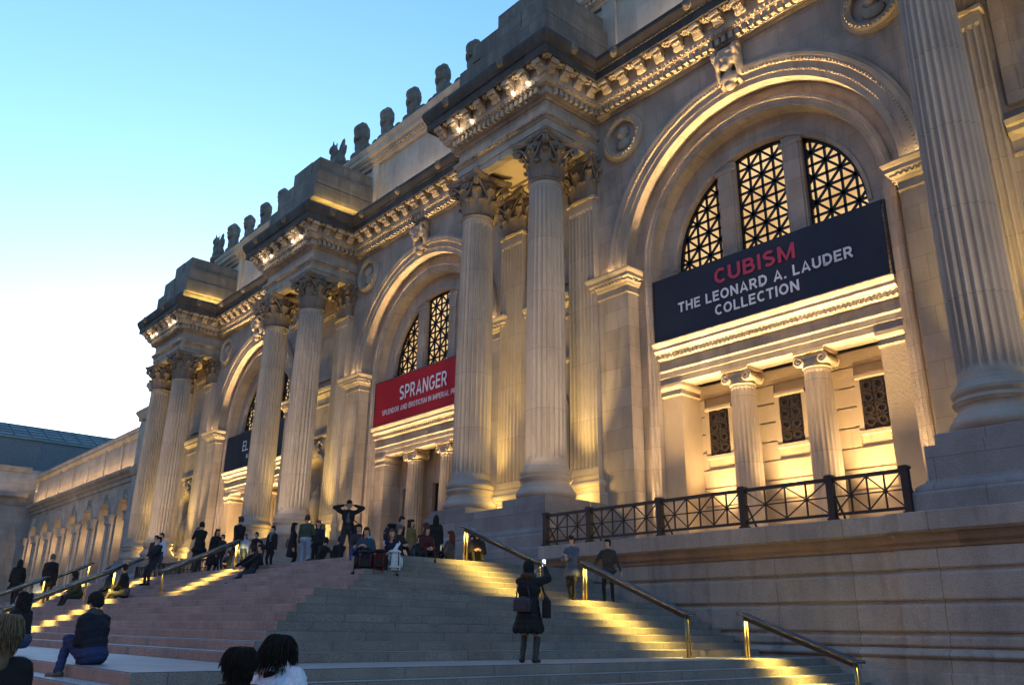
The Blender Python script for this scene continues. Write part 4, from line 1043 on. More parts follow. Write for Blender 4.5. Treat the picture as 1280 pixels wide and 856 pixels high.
b = MB(); b.box(-129, -121.2, -40, 60, 20, 24.3); put(b, 'roof_curb', M_roofmetal, fb, o_)
b = MB(); b.add([(-121, -40, 24.4), (-121, 60, 24.4), (-127, 60, 26.9), (-127, -40, 26.9), (-121, -40, 24.1), (-121, 60, 24.1), (-145, 60, 20), (-145, -40, 20), (-137, -40, 21.6), (-137, 60, 21.6)], [(0, 1, 2, 3), (4, 5, 1, 0), (3, 2, 9, 8)])
rf = put(b, 'roof', M_roofglass, fb, o_)
b = MB()
for k in range(51): y = -40+2*k; b.bar((-121, y, 24.44), (-127, y, 26.94), .16, .12)
for t in (0, .25, .5, .75, 1): b.bar((-121-6*t, -40, 24.46+2.5*t), (-121-6*t, 60, 24.46+2.5*t), .16, .12)
put(b, 'roof_bars', M_roofmetal, rf, (0, 0, 0))
# lamp on the far left
lp = thing('street_lamp', 'lit lantern on a dark post at the far left of the steps', 'lamp', (-51.9, 9.2, 0)); 
b = MB(); b.lathe([(.2, 0), (.2, .3), (.09, .5), (.07, 4.3), (.12, 4.4), (.05, 4.5)], 12); b.build('post', M_iron, lp)
b = MB(); b.lathe([(.14, 4.52), (.24, 5.5), (.0, 5.52)], 8); b.build('lantern', M_lantern, lp); b = MB(); b.lathe([(.3, 5.53), (.12, 5.8), (.03, 6.0)], 8); b.build('cap', M_iron, lp)
point((-51.9, 9.2, 5.0), 60, WARM, .25)

# ------------------------------------------------------------------ apartment houses across the avenue, behind the viewer; unseen, heights set to shade the low eastern sky
ab = thing('apartment_block', 'unseen stone and brick apartment block across the avenue, shading the eastern sky', 'building', (-35, -50, 0))
b = MB()
for x0, x1, h in ((-150, -104, 36), (-104, -70, 42), (-70, -38, 34), (-38, -4, 44), (-4, 30, 37), (30, 80, 40)): b.box(x0+35+.1, x1+35-.1, -12, 8+(h % 3), 0, h)
b.build('wall', M_apart, ab)
b = MB()
for k in range(46):
    for q in range(8): x = -112+5*k; b.box(x, x+1.5, 10.02, 10.3, 3+3.8*q, 5.2+3.8*q)
w_ = b.build('windows', M_glass, ab); w_['kind'] = 'stuff'

# ------------------------------------------------------------------ the building's floodlights
for k, x0 in enumerate(XC):
    xc = x0+SP/2
    for lx, ly in ((x0+1.75, 22.35), (x0+SP+.35, 22.95), (x0-.5, 22.95)):     # uplights standing between columns and pilasters
        spot((lx, ly, 6.3), (lx-.15, ly+.42, 16), 3000, 52, .9, YEL, .1)
        point((lx, ly, 6.6), 75, YEL, .12)
    spot((xc+6.5, 15.5, 5.75), (xc, YC, 12.5), 2000, 56, .4, (1, .72, .45), .15)
    spot((x0+BAY-1.25, 20.5, 6.3), (xc, YC, 12.5), 2400, 46, .5, (1, .72, .45), .15)     # floods on the platform, up the shafts
    spot((xc, YF-.9, 4.6), (xc, YF+.2, 21), 700, 50, .8, WARM2)
    # strips on the cornice ledge: front bulbs and the glow at the foot of the stone pile
    for t_ in (.16, .84): point((x0-.72+(SP+1.44)*t_, YF-.98, 23.80), 15, WARM2, .12)
    if k < 2: area((x0+SP+.72+.75, 22.3, 25.55), (-1, 0, .7), 3.0, .05, 130, YEL, (0, 1, 0))
for i, cx in enumerate(BC):
    lit = i != 1
    area((cx, YW+.18, 4.6), (0, .02, 1), 10.8, .12, 560 if lit else 330, WARM, spread=22)
    area((cx, YW-.4, 4.6), (0, .25, 1), 10.5, .15, 70 if lit else 60, WARM, spread=150)     # row of floods at the foot of the arch
    if lit:
        for dx in (-2.75, 0, 2.75):
            spot((cx+dx, YW+.78, 4.4), (cx+dx, YW+1.85, 9.8), 3900, 60, 1, WARM, .15); point((cx+dx, YW+.9, 4.8), 25, WARM, .15)
    area((cx, YW+.55, 12.35), (0, .25, 1), 8.6, .06, 70, WARM)                 # on the portal cornice behind the banner
    area((cx, YW-.75, 15.7), (0, .5, 1), 12, .05, 10, WARM)
    for s in (-1, 1): area((cx+s*6.3, YW-.3, 15.62), (0, .1, 1), 1.3, .06, 9, WARM)
    area((cx, 24.0, 25.6), (0, .5, 1), 10.5, .06, 170, WARM2)                 # on the cornice, washing the attic
    # floods out on the terrace, washing the front
    spot((cx+5, 15.5, 5.8), (cx, YW, 18), 260, 95, .8, WARM2, .2)
area((-99, 24.2, 15.6), (0, .4, 1), 37, .08, 480, WARM)
for k in range(NW): point((WX0+ws*(k+.5), 25.45, 9.8), 110, WARM, .1)
area((-118, 5, 17.2), (-.3, 0, 1), 60, .1, 300, WARM, (0, 1, 0))
# flood brightening the arcaded wing, then street lamps along the avenue behind the camera
spot((-99, 12, 3.6), (-99, 25, 9), 2500, 140, .9, WARM2, .3)
for x in (-60, -38, -16, 6): point((x, -16, 8.5), 1900, (1, .58, .46), .3)

# ------------------------------------------------------------------ people
_pm = {}
def cloth(c, rough=.85):
    k = tuple(round(x, 3) for x in c)
    if k not in _pm: _pm[k] = plain('cloth_%d' % len(_pm), c, rough, 0, .35, 90, .18, 25)
    return _pm[k]
SKIN = plain('skin', (.42, .25, .18), .55, 0, .1, 120, .08, 30)
def V(*a): return Vector(a)
def capsule(mb, p, q, r0, r1, n=12):
    p, q = Vector(p), Vector(q); d = q-p; L = max(d.length, 1e-4); d = d/L
    pts, rs = [], []
    for k in range(4): a_ = PI/2*(1-k/4*.98); pts.append(p-d*r0*math.sin(a_)*.999); rs.append(max(.002, r0*math.cos(a_)))
    pts.append(p); rs.append(r0); pts.append((p+q)/2); rs.append((r0+r1)/2); pts.append(q); rs.append(r1)
    for k in range(1, 5): a_ = PI/2*k/4*.98; pts.append(q+d*r1*math.sin(a_)); rs.append(max(.002, r1*math.cos(a_)))
    mb.tube(pts, rs, n)
def ik(a, b, l1, l2, pole):
    a, b = Vector(a), Vector(b); d = b-a; D = min(d.length, (l1+l2)*.999); u = d.normalized(); b = a+u*D
    x = (l1*l1-l2*l2+D*D)/(2*D); h = math.sqrt(max(0, l1*l1-x*x)); pl = Vector(pole); pl = pl-u*pl.dot(u)
    pl = pl.normalized() if pl.length > 1e-4 else Vector((1, 0, 0))
    return a+u*x+pl*h, b
def fingers(mb, wrist, direc, palm_n, thumb_side, curl=.5):
    """palm and five separate bent fingers"""
    d = Vector(direc).normalized(); n_ = Vector(palm_n); n_ = (n_-d*n_.dot(d)).normalized(); s = d.cross(n_)*thumb_side
    for k, (o, ln) in enumerate(((.033, .068), (.011, .078), (-.011, .072), (-.032, .056))):
        p0 = wrist+d*.085+s*o; p = [p0-d*.03, p0]; dd = d.copy()
        for q in range(3): a_ = curl*(.5+.4*q); dd = (dd*math.cos(a_)+n_*math.sin(a_)); p.append(p[-1]+dd*ln*(.42-.06*q)); 
        mb.tube(p, [.0095, .0095, .0088, .008, .006], 7)
    t0 = wrist+d*.03+s*.03; mb.tube([t0-s*.012, t0+s*.016+d*.022+n_*.008, t0+s*.024+d*.05+n_*.02, t0+s*.02+d*.07+n_*.03], [.012, .0115, .0105, .007], 7)
def person(label, pos, heading, pose='stand', H=1.72, jacket=(.02, .02, .022), pants=(.03, .032, .04), shoes=(.012, .011, .01), hair=(.02, .014, .01),
           hairdo='short', coat=None, hands=None, feet=None, lean=.03, side=0, head=(0, 0), fat=1.0, pel=None, sleeves=None, vox=.031, hood=False, hat=None, scarf=None, skirt=None, quilt=0, strands=False, slen=1, seat=0, barelegs=False, boots=False, elbow=None, face=False, curl=.5, panel=None):
    """pose in local axes: +x ahead, +y to the left, z up from the ground (or seat) under the person"""
    k = H/1.79
    t = thing('person', label, 'person', pos, rad(heading), 'people on and before the museum steps')
    if pose == 'stand': pl = V(0, 0, .93); fe = [V(.02, .10, .08), V(-.03, -.10, .08)]; ha = [V(.06, .25, .80), V(.06, -.25, .80)]
    if pose == 'walk': pl = V(0, 0, .91); fe = [V(.30, .07, .08), V(-.36, -.07, .14)]; ha = [V(-.16, .24, .82), V(.22, -.23, .86)]
    if pose == 'sit': pl = V(.02, 0, .12); fe = [V(.62, .12, -.24), V(.60, -.12, -.24)]; ha = [V(.42, .08, .30), V(.42, -.08, .28)]
    if pose == 'ground': pl = V(0, 0, .12); fe = [V(.48, .12, .08), V(.46, -.12, .08)]; ha = [V(.40, .10, .34), V(.40, -.10, .34)]
    if pel: pl = V(*pel)
    pl.z += seat
    if feet: fe = [V(*f) for f in feet]
    if hands: ha = [V(*f) for f in hands]
    sp = V(math.sin(lean), math.sin(side), 1); sp = V(sp.x, sp.y, math.sqrt(max(.05, 1-sp.x**2-sp.y**2)))
    fw = V(1, 0, 0); fw = (fw-sp*fw.dot(sp)).normalized(); lf = sp.cross(fw)
    nb = pl+sp*.53; sh = [nb-sp*.05+lf*.175, nb-sp*.05-lf*.175]
    hp = [pl+V(0, .085, -.02), pl+V(0, -.085, -.02)]
    hy, hpit = head; hq = Matrix.Rotation(rad(hy), 3, 'Z') @ Matrix.Rotation(rad(hpit), 3, 'Y')
    hc = nb+(sp*.6+V(.02, 0, .42))*.185; hup = hq @ V(0, 0, 1); hfw = hq @ V(1, 0, 0); hlf = hq @ V(0, 1, 0)
    J, PN, SK, SHO, SL, BR = range(6)
    R3 = Matrix((fw, lf, sp)).transposed(); Pm = []
    def rc(p, q, r0, r1, m): Pm.append(('rc', Vector(p), Vector(q), r0, r1, m))
    def el(c_, r, rot, m): Pm.append(('el', Vector(c_), Vector(r), rot, m))
    F = fat
    el(pl+V(0, 0, .02), (.135*F, .175*F, .15), R3, J if coat else PN); el(pl+sp*.17, (.125*F, .16*F, .2), R3, J); el(pl+sp*.35, (.135*F, .185*F, .2), R3, J)
    rc(sh[0]-lf*.02, sh[1]+lf*.02, .075*F, .075*F, J); rc(nb-sp*.06, nb+sp*.02, .085, .06, J); rc(nb, hc-hup*.04, .055, .052, SK)
    # head with face
    el(hc+hup*.02-hfw*.01, (.098, .078, .112), hq, SK); el(hc-hup*.055+hfw*.025, (.066, .058, .068), hq, SK); rc(hc+hfw*.085+hup*.012, hc+hfw*.104-hup*.022, .011, .016, SK)
    el(hc+hfw*.078-hup*.058, (.018, .028, .012), hq, SK); el(hc+hfw*.07+hup*.035, (.025, .06, .014), hq, SK)
    for s in (-1, 1): el(hc+hlf*s*.08-hfw*.005-hup*.005, (.02, .012, .032), hq, SK)
    for i, s in enumerate((1, -1)):
        kn, an = ik(hp[i], fe[i], .44, .43, V(1, s*.12, .25))
        lm = SK if barelegs else PN
        rc(hp[i], kn, .092*F, .066*F, PN); rc(kn, an, .062, .05 if not boots else .055, SHO if boots else lm)
        fd = V(1, s*.15, 0).normalized() if pose != 'x' else V(1, 0, 0)
        rc(an+V(-.04, 0, -.03), an+fd*.15+V(0, 0, -.045), .048, .034, SHO)
        ep = V(*elbow[i]) if elbow else V(-.55, s*.5, -.5)
        eb_, wr = ik(sh[i], ha[i], .29, .265, ep)
        rc(sh[i], eb_, .066*F, .056*F, SL); rc(eb_, wr, .055*F, .042, SL)
        hd_ = (wr-eb_).normalized(); rc(wr+hd_*.03, wr+hd_*.08, .032, .036, SK)
        ha[i] = (wr, hd_, s)
    if coat:
        zc = coat; hem = V(pl.x*1.0, 0, zc); rc(pl+V(0, 0, .12), hem+V(0, 0, .30), .155*F, .185*F, J)
        for q in range(15): a_ = 2*PI*q/15; rc(pl+V(.08*math.cos(a_), .1*math.sin(a_), 0), hem+V(.155*F*math.cos(a_), .2*F*math.sin(a_), .06+.012*math.sin(q*2.3)), .08, .062, J)
    if skirt: rc(pl, V(pl.x, 0, skirt+.14), .15, .18, PN); 
    if hood: el(nb-fw*.07+sp*.05, (.1, .15, .08), R3, BR)
    if scarf: rc(nb+lf*.05+sp*.03, nb-lf*.05+sp*.03, .082, .082, BR); rc(nb+fw*.1, nb+fw*.13-sp*.25, .05, .045, BR)
    if panel: el(pl+sp*.3+fw*.085, (.07, .07, .2), R3, BR)
    mb = MB()
    for p in Pm:
        if p[0] == 'rc': capsule(mb, p[1], p[2], p[3], p[4])
        else: mb.ell(p[1], p[2], 14, p[3])
    mats = [cloth(jacket), cloth(pants), SKIN, cloth(shoes, .5), cloth(sleeves or jacket), cloth(scarf or panel or (hood if isinstance(hood, tuple) else jacket))]
    me = evaluated(mb, [('REMESH', dict(mode='VOXEL', voxel_size=vox/k)), ('SMOOTH', dict(iterations=3, factor=.5))], mats[0])
    me.materials.clear()
    for m_ in mats: me.materials.append(m_)
    # folds in the cloth
    for v in me.vertices:
        if v.co.z < hc.z-.2:
            v.co += v.normal*.011*noise.noise(v.co*8)+v.normal*.005*noise.noise(v.co*V(22, 22, 9))
            if quilt and v.co.z > pl.z-.35: v.co += v.normal*.013*abs(math.sin((v.co.z+.25*v.co.x)*PI/quilt))**.6
    nf = len(me.polygons); ct = np.empty(nf*3); me.polygons.foreach_get('center', ct); ct = ct.reshape(-1, 3); bd = np.full(nf, 1e9); bm_ = np.zeros(nf, dtype=np.int32)
    for p in Pm:
        if p[0] == 'rc':
            p0, ab_ = np.array(p[1]), np.array(p[2]-p[1]); tt = np.clip((ct-p0) @ ab_/max(1e-9, ab_ @ ab_), 0, 1)
            dd = np.linalg.norm(ct-p0-tt[:, None]*ab_, axis=1)-(p[3]+(p[4]-p[3])*tt)
        else:
            q = (ct-np.array(p[1])) @ np.array(p[3])/np.array(p[2]); dd = (np.linalg.norm(q, axis=1)-1)*min(p[2])
        m_ = dd < bd; bd[m_] = dd[m_]; bm_[m_] = p[-1]
    me.polygons.foreach_set('material_index', bm_); me.polygons.foreach_set('use_smooth', np.ones(nf, dtype=bool))
    # fingers join the same body mesh
    fm = MB()
    for wr, hd_, s in ha: fingers(fm, wr+hd_*.02, hd_, V(.3, -s*.8, -.3), s, curl)
    fm.cur = SK; fm.mi = [SK]*len(fm.f)
    fme = fm.mesh('f', mats); bm = bmesh.new(); bm.from_mesh(me); bm.from_mesh(fme); bm.to_mesh(me); bm.free(); bpy.data.meshes.remove(fme)
    me.name = 'body'; body = bpy.data.objects.new('body', me); COL.objects.link(body); body.parent = t
    hm = MB()
    def hel(o_, r): hm.ell(hc+hfw*o_[0]+hlf*o_[1]+hup*o_[2], r, 14, hq)
    hcol = hat or hair
    if hairdo != 'bald':
        hel((-.03, 0, .045), (.098, .09, .108)); hel((.02, 0, .085), (.085, .078, .058))
        for s in (-1, 1): hel((-.03, s*.068, .0), (.055, .025, .075))
    if hairdo in ('long', 'curly'):
        big = 1.25 if hairdo == 'curly' else 1
        hel((-.075, 0, -.06), (.07*big, .095*big, .15*big)); hel((-.085, 0, -.17), (.055*big, .085*big, .13))
        for s in (-1, 1): hel((-.02, s*.078*big, -.07), (.045*big, .03*big, .13))
        if hairdo == 'curly' and not strands:
            for q in range(26): a_ = q*2.4; z_ = -.22+.34*((q*7) % 26)/26; hel((-.06+.07*math.cos(a_)*(-1 if math.cos(a_) > 0 else 1), .105*math.sin(a_), z_), (.04, .04, .05))
    if strands:
        rg = random.Random(len(label))
        for q in range(strands):
            th = rg.uniform(-2.75, 2.75)+PI; ph = rg.uniform(.15, 1.5); Ls = rg.uniform(.16, .42)*slen; wv = rg.uniform(0, 6); pts = []
            cx_, cy_ = math.cos(th), math.sin(th); r0 = .112*math.sin(ph)+.004
            p = V(r0*cx_-.03, r0*.92*cy_, .03+.118*math.cos(ph)); d = V(cx_*math.cos(ph)*.8, cy_*math.cos(ph)*.8, -math.sin(ph)-.05).normalized()
            for n_ in range(9):
                pts.append(hc+hfw*p.x+hlf*p.y+hup*p.z); d = (d+V(-.06, 0, -.30)+V(cx_, cy_, 0)*.16*math.sin(n_*1.1+wv)+V(-cy_, cx_, 0)*.30*math.cos(n_*1.3+wv)).normalized(); p = p+d*Ls/8
                rr = math.hypot(p.x+.03, p.y)
                if rr < .1 and p.z > -.12: p.x = -.03+(p.x+.03)*.1/max(rr, .01); p.y *= .1/max(rr, .01)
            hm.tube(pts, [.0048]*5+[.0045, .004, .003, .0015], 4)
    if hairdo == 'bun': hel((-.12, 0, .09), (.045, .05, .045))
    if hairdo == 'hat':
        hel((-.01, 0, .07), (.108, .096, .095)); hel((0, 0, .035), (.115, .1, .035)); hel((-.05, 0, -.03), (.06, .075, .06))
        for q in range(16): a_ = q*PI/8; hel((.105*math.cos(a_)-.005, .092*math.sin(a_), .03), (.016, .016, .022))
    if hairdo == 'cap': hel((0, 0, .075), (.105, .09, .07)); hel((.11, 0, .055), (.06, .065, .012))
    if hairdo == 'hood': hel((-.03, 0, .02), (.118, .108, .145)); hel((-.05, 0, -.1), (.1, .12, .1))
    if hm.v:
        hme = hm.mesh('hair', cloth(hcol)); 
        if vox < .02: pass
        h_ = bpy.data.objects.new('hat' if hairdo in ('hat', 'cap') else ('hood' if hairdo == 'hood' else 'hair'), hme); COL.objects.link(h_); h_.parent = t
    if face:
        for s in (-1, 1): em = MB(); em.ell(hc+hfw*.083+hlf*s*.03+hup*.012, (.012, .014, .009), 8, hq); em.build('eye', cloth((.03, .02, .015), .3), t)
        em = MB(); em.ell(hc+hfw*.088-hup*.06, (.012, .024, .006), 8, hq); em.build('mouth', cloth((.25, .07, .06), .5), t)
    t.scale = (k, k, k)
    return t
BLK = (.013, .013, .015); NAVY = (.012, .016, .035); JEAN = (.035, .055, .13); GREY = (.05, .05, .055); BRN = (.05, .03, .018)
T = PLAT
# the woman taking a picture on the landing
person('woman from behind in a long black quilted coat and boots holding up a lit phone', (-11.45, 10.55, LAND), 118, 'stand', 1.73, BLK, (.35, .22, .16), (.008, .008, .008), (.012, .009, .008), 'hood',
       coat=.50, hands=[(.33, .02, 1.56), (.36, -.20, 1.68)], feet=[(.04, .13, .08), (-.05, -.15, .08)], lean=-.06, head=(-8, -8), fat=1.2, vox=.017, hood=(.05, .035, .02), boots=True, quilt=.10, elbow=[(-.2, .6, -.8), (.1, -.7, -.6)], hat=(.01, .01, .011), side=-.04)
ph = thing('phone', 'lit phone held up by the woman in the long black coat', 'phone', (-11.45, 10.55, LAND), rad(118))
b = MB(); b.cbox(.41, .422, -.19, -.115, 1.64, 1.785, .004); b.build('case', M_iron, ph); b = MB(); b.box(.4085, .4095, -.185, -.12, 1.65, 1.775); b.build('screen', M_phone, ph)
def shoulder_bag(label, pos, heading, col, off, size=(.1, .3, .24), strap=None):
    t = thing('shoulder_bag', label, 'bag', pos, rad(heading)); b = MB(); x, y, z = off; sx, sy, sz = size
    b.ell((x, y, z), (sx/2*1.1, sy/2*1.1, sz/2*1.12), 14); b.cbox(x-sx/2, x+sx/2, y-sy/2, y+sy/2, z-sz*.52, z+sz*.42, .03); b.cbox(x-sx*.62, x-sx*.4, y-sy*.3, y+sy*.3, z-sz*.4, z+.02, .02)
    m = cloth(col, .5); b.build('pouch', m, t)
    if strap: b = MB(); b.tube([V(x, y+sy*.4, z+sz*.4)]+[V(*p) for p in strap]+[V(x, y-sy*.4, z+sz*.4)], .014, 6); b.build('strap', m, t)
    return t
shoulder_bag('dark blue shoulder bag on the back of the woman taking a picture', (-11.45, 10.55, LAND), 118, (.012, .016, .03), (-.24, .02, .97), (.12, .32, .24), [(-.20, .14, 1.25), (-.06, .15, 1.42), (-.18, -.05, 1.25)])
shoulder_bag('black tote hanging in front of the woman taking a picture', (-11.45, 10.55, LAND), 118, BLK, (.02, -.33, .92), (.2, .1, .34), [(.02, -.28, 1.2), (.0, -.22, 1.42), (.02, -.26, 1.2)])
# two women coming down by the wall
person('woman in a blue grey coat and black skirt holding her arm across her chest', (-16.05, 16.35, 2.35), -62, 'walk', 1.68, (.07, .085, .12), BLK, BLK, (.02, .014, .01), 'bun', coat=.66, hands=[(.22, -.06, 1.20), (.2, -.14, 1.12)], feet=[(.12, .08, .08), (-.14, -.08, .08)], head=(10, 12), skirt=.45, face=True)
person('woman walking in dark grey top and black trousers with her arms held out', (-15.95, 17.65, 2.35), -52, 'walk', 1.70, (.028, .028, .03), BLK, BLK, (.02, .014, .01), 'bun', coat=.80, hands=[(.05, .36, .86), (.1, -.42, .92)], feet=[(.14, .12, .08), (-.1, -.13, .08)], head=(-25, 0), face=True)
# the man with raised arms on the platform
person('man in an open dark jacket with both hands raised to his cap', (-22.35, 13.2, T), -32, 'stand', 1.80, (.014, .014, .016), (.022, .022, .026), BLK, (.014, .012, .012), 'cap', hands=[(.06, .17, 1.62), (.06, -.17, 1.62)], feet=[(.02, .15, .08), (.0, -.15, .08)], elbow=[(0, 1, .25), (0, -1, .25)], head=(0, 10), panel=(.09, .09, .1), face=True, vox=.02, fat=1.08)
shoulder_bag('black bag slung across the man with raised arms', (-22.35, 13.2, T), -32, BLK, (.06, .29, .92), (.14, .26, .3), [(.10, .16, 1.2), (.12, 0, 1.38), (.10, -.14, 1.52), (-.02, .1, 1.2)])
# the two with packs at the hip of the steps
person('woman with dark bobbed hair and pale blue hood sitting behind the big backpacks', (-18.95, 11.80, 3.15), -48, 'sit', 1.70, (.03, .05, .075), BLK, BLK, (.035, .015, .01), 'long', hands=[(.36, .12, .42), (.36, -.12, .42)], lean=.15, head=(18, 2), face=True, hood=(.12, .3, .42))
person('smiling woman in navy track jacket with white sleeves, chin on her hand', (-18.78, 12.42, 3.15), -28, 'sit', 1.70, (.012, .014, .04), JEAN, (.02, .018, .018), (.08, .045, .02), 'long', hands=[(.40, -.10, .28), (.17, -.03, .56)], lean=.2, head=(-4, -4), face=True, sleeves=(.55, .55, .68), vox=.02)
def backpack(label, pos, heading, cols, sc=(1, 1, 1), stand=False):
    t = thing('backpack', label, 'backpack', pos, rad(heading), 'luggage of the two seated women'); m0, m1, m2 = (cloth(c_) for c_ in cols)
    b = MB(); b.ell((0, 0, .34), (.17, .21, .36), 14); b.cbox(-.14, .14, -.18, .18, .0, .56, .05); b.build('pack_body', m0, t)
    b = MB(); b.ell((.0, 0, .66), (.17, .2, .09), 12); b.build('lid', m1, t); b = MB(); b.cbox(.13, .23, -.14, .14, .08, .36, .03); b.build('front_pocket', m1, t)
    for s in (-1, 1):
        b = MB(); b.tube([V(.15, s*.11, .6), V(.24, s*.12, .4), V(.24, s*.12, .2), V(.16, s*.12, .02)], .018, 6); b.build('strap', m2, t)
        b = MB(); b.ell((.02, s*.2, .28), (.1, .06, .2), 10); b.build('side_pocket', m1, t)
    if stand:
        for s in (-1, 1): b = MB(); b.tube([V(.2, s*.12, .1), V(.30, s*.13, -.12), V(.34, s*.14, -.18)], .014, 6); b.build('loose_strap', m2, t)
    t.scale = sc; return t
backpack('large black backpack resting in front of the woman with the pale blue hood', (-18.45, 11.5, 2.99), -40, (BLK, (.02, .02, .022), (.08, .02, .02)), (1.0, 1.1, .62))
backpack('dark red backpack with hanging straps on the steps', (-18.22, 11.75, 2.99), -38, ((.055, .012, .012), (.02, .014, .014), (.12, .015, .015)), (1, .85, .66), True)
backpack('upright white backpack before the woman in the track jacket', (-18.22, 12.18, 2.99), -33, ((.55, .54, .5), (.5, .5, .48), (.04, .05, .09)), (.8, .85, .68))
# the group by the middle pedestal
person('man with a big dark backpack bending beside the door columns', (-24.2, 16.2, T), 20, 'stand', 1.78, (.012, .014, .018), BLK, BLK, BLK, 'short', lean=.3, head=(-10, 15), fat=1.1)
bp_ = backpack('bulging dark daypack worn by the bending man', (-24.36, 16.12, T+.86), 200, ((.012, .016, .022), (.014, .018, .024), BLK), (1.0, 1.05, .9)); del bp_['group']; bp_['category'] = 'backpack'
person('person in a tan jacket seen from the side beside the bending man', (-24.0, 16.65, T), 12, 'stand', 1.68, (.16, .11, .045), (.05, .04, .025), BLK, (.03, .016, .01), 'curly', coat=.7)
person('person in a dark jacket and maroon knit hat facing the pedestal', (-24.0, 17.25, T), 75, 'stand', 1.62, (.02, .024, .03), BLK, BLK, (.1, .025, .02), 'hat', coat=.72)
person('tall woman in a long black coat seen from behind near the pedestal', (-23.0, 16.95, T), 140, 'stand', 1.76, BLK, BLK, BLK, (.012, .01, .01), 'long', coat=.35, fat=1.1)
person('woman sitting with an open book by the upper handrail', (-20.3, 15.55, T), 200, 'ground', 1.70, (.014, .018, .05), BLK, BLK, (.06, .02, .012), 'long', head=(10, 5), hands=[(.34, .1, .30), (.34, -.1, .30)], face=True)
bk = thing('book', 'small open book held by the seated woman near the handrail', 'book', (-20.42, 15.28, T+.40), rad(220)); b = MB(); b.bar((0, -.1, .02), (0, 0, 0), .16, .015, (1, 0, 0)); b.bar((0, 0, 0), (0, .1, .02), .16, .015, (1, 0, 0)); b.build('pages', cloth((.6, .57, .48)), bk)
person('person bundled in a black hooded parka crouching behind the handrail post', (-19.75, 16.05, T), -30, 'ground', 1.75, BLK, BLK, BLK, BLK, 'hood', fat=1.3, lean=.35)
person('person in black sitting close beside the hooded parka', (-20.35, 16.35, T), -20, 'ground', 1.62, (.016, .016, .018), GREY, BLK, (.012, .01, .01), 'short', lean=.2)
person('person with a grey scarf sitting low in front of the pedestal base', (-21.3, 15.2, T), -25, 'ground', 1.6, BLK, BLK, BLK, (.02, .015, .012), 'long', scarf=(.12, .12, .13))
# group left of the man with raised arms
person('man in a green jacket and light jeans seen from behind', (-26.3, 13.95, T), 140, 'stand', 1.78, (.045, .06, .04), (.20, .26, .36), (.03, .025, .02), (.06, .035, .025), 'short', fat=1.12, hands=[(.1, .24, .85), (.16, -.2, .95)], vox=.02)
person('person in a black coat with a tan bag beside the green jacket', (-27.9, 14.3, T), 60, 'stand', 1.68, BLK, BLK, BLK, (.012, .01, .01), 'long', coat=.5)
shoulder_bag('tan shoulder bag carried by the person in a black coat', (-27.9, 14.3, T), 60, (.10, .075, .035), (-.1, .27, .98), (.26, .14, .34), [(-.05, .22, 1.25), (0, .18, 1.42), (-.08, .22, 1.25)])
person('woman with reddish hair facing the viewer behind the green jacket', (-26.95, 14.75, T), -35, 'stand', 1.72, (.02, .02, .03), BLK, BLK, (.10, .03, .015), 'long', face=True)
person('blonde woman in a black coat with a grey scarf at her neck', (-26.75, 14.75, T), -60, 'stand', 1.58, BLK, BLK, BLK, (.22, .15, .08), 'long', coat=.6, scarf=(.1, .09, .08)) if False else person('blonde woman in a black coat turned toward the street', (-27.1, 15.0, T), -95, 'stand', 1.63, BLK, BLK, BLK, (.20, .13, .07), 'long', coat=.6)
person('person in black sitting with knees drawn up left of the raised arms', (-25.3, 14.7, T), 170, 'ground', 1.72, BLK, (.02, .02, .022), BLK, (.015, .012, .01), 'short', seat=.12)
person('person with legs stretched out sitting on the platform edge', (-24.4, 13.5, T), 190, 'ground', 1.62, (.018, .018, .02), BLK, BLK, (.02, .016, .012), 'short', lean=-.35, feet=[(.85, .1, .08), (.82, -.08, .08)], hands=[(-.25, .25, .1), (-.25, -.25, .1)])
person('person with a light scarf standing at the left of the resting couple', (-28.9, 14.0, T), -60, 'stand', 1.62, BLK, BLK, BLK, (.02, .015, .012), 'short', scarf=(.1, .1, .11))
person('child in a dark jacket standing behind the resting couple', (-28.7, 13.3, T), -50, 'stand', 1.32, (.014, .014, .016), BLK, BLK, (.015, .012, .01), 'short')
person('man in sunglasses and dark jacket reclining on the steps, legs crossed', (-25.75, 11.95, 3.15), -128, 'sit', 1.78, (.016, .018, .022), (.022, .026, .034), BLK, (.02, .016, .012), 'short', lean=-.3, feet=[(.98, .10, -.40), (.95, -.02, -.36)], hands=[(.38, .1, .24), (.36, -.12, .26)], head=(22, 4), face=True, vox=.02)
person('second reclining figure in black leaning against the man in sunglasses', (-26.35, 12.05, 3.15), -135, 'sit', 1.72, BLK, (.03, .036, .05), BLK, (.03, .022, .016), 'short', lean=-.15, feet=[(.9, .1, -.38), (.86, -.08, -.36)], face=True)
person('child in a pale blue jacket beside the upper handrail post', (-28.4, 12.75, T), -40, 'stand', 1.2, (.28, .36, .48), (.03, .04, .07), BLK, (.07, .04, .025), 'long')
person('man in black walking past the top of the handrail', (-28.7, 12.65, T), 190, 'walk', 1.84, BLK, BLK, BLK, (.05, .04, .035), 'short')
person('man in a black coat and cap photographing with a dark camera', (-31.9, 12.55, T), 178, 'stand', 1.88, BLK, (.03, .03, .034), (.012, .012, .012), BLK, 'cap', hands=[(.27, .08, 1.44), (.27, -.08, 1.44)], elbow=[(.1, .4, -1), (.1, -.4, -1)], coat=.72, fat=1.1)
cm = thing('camera_body', 'dark camera raised by the man in the black cap', 'camera', (-31.9, 12.55, T), rad(178)); b = MB(); b.cbox(.36, .43, -.08, .08, 1.57, 1.68, .01); b.cbox(.36, .42, -.03, .03, 1.68, 1.71, .01); b.build('housing', M_iron, cm)
b = MB(); b.tube([(.43, 0, 1.62), (.58, 0, 1.62)], .045, 12); b.build('lens', M_iron, cm)
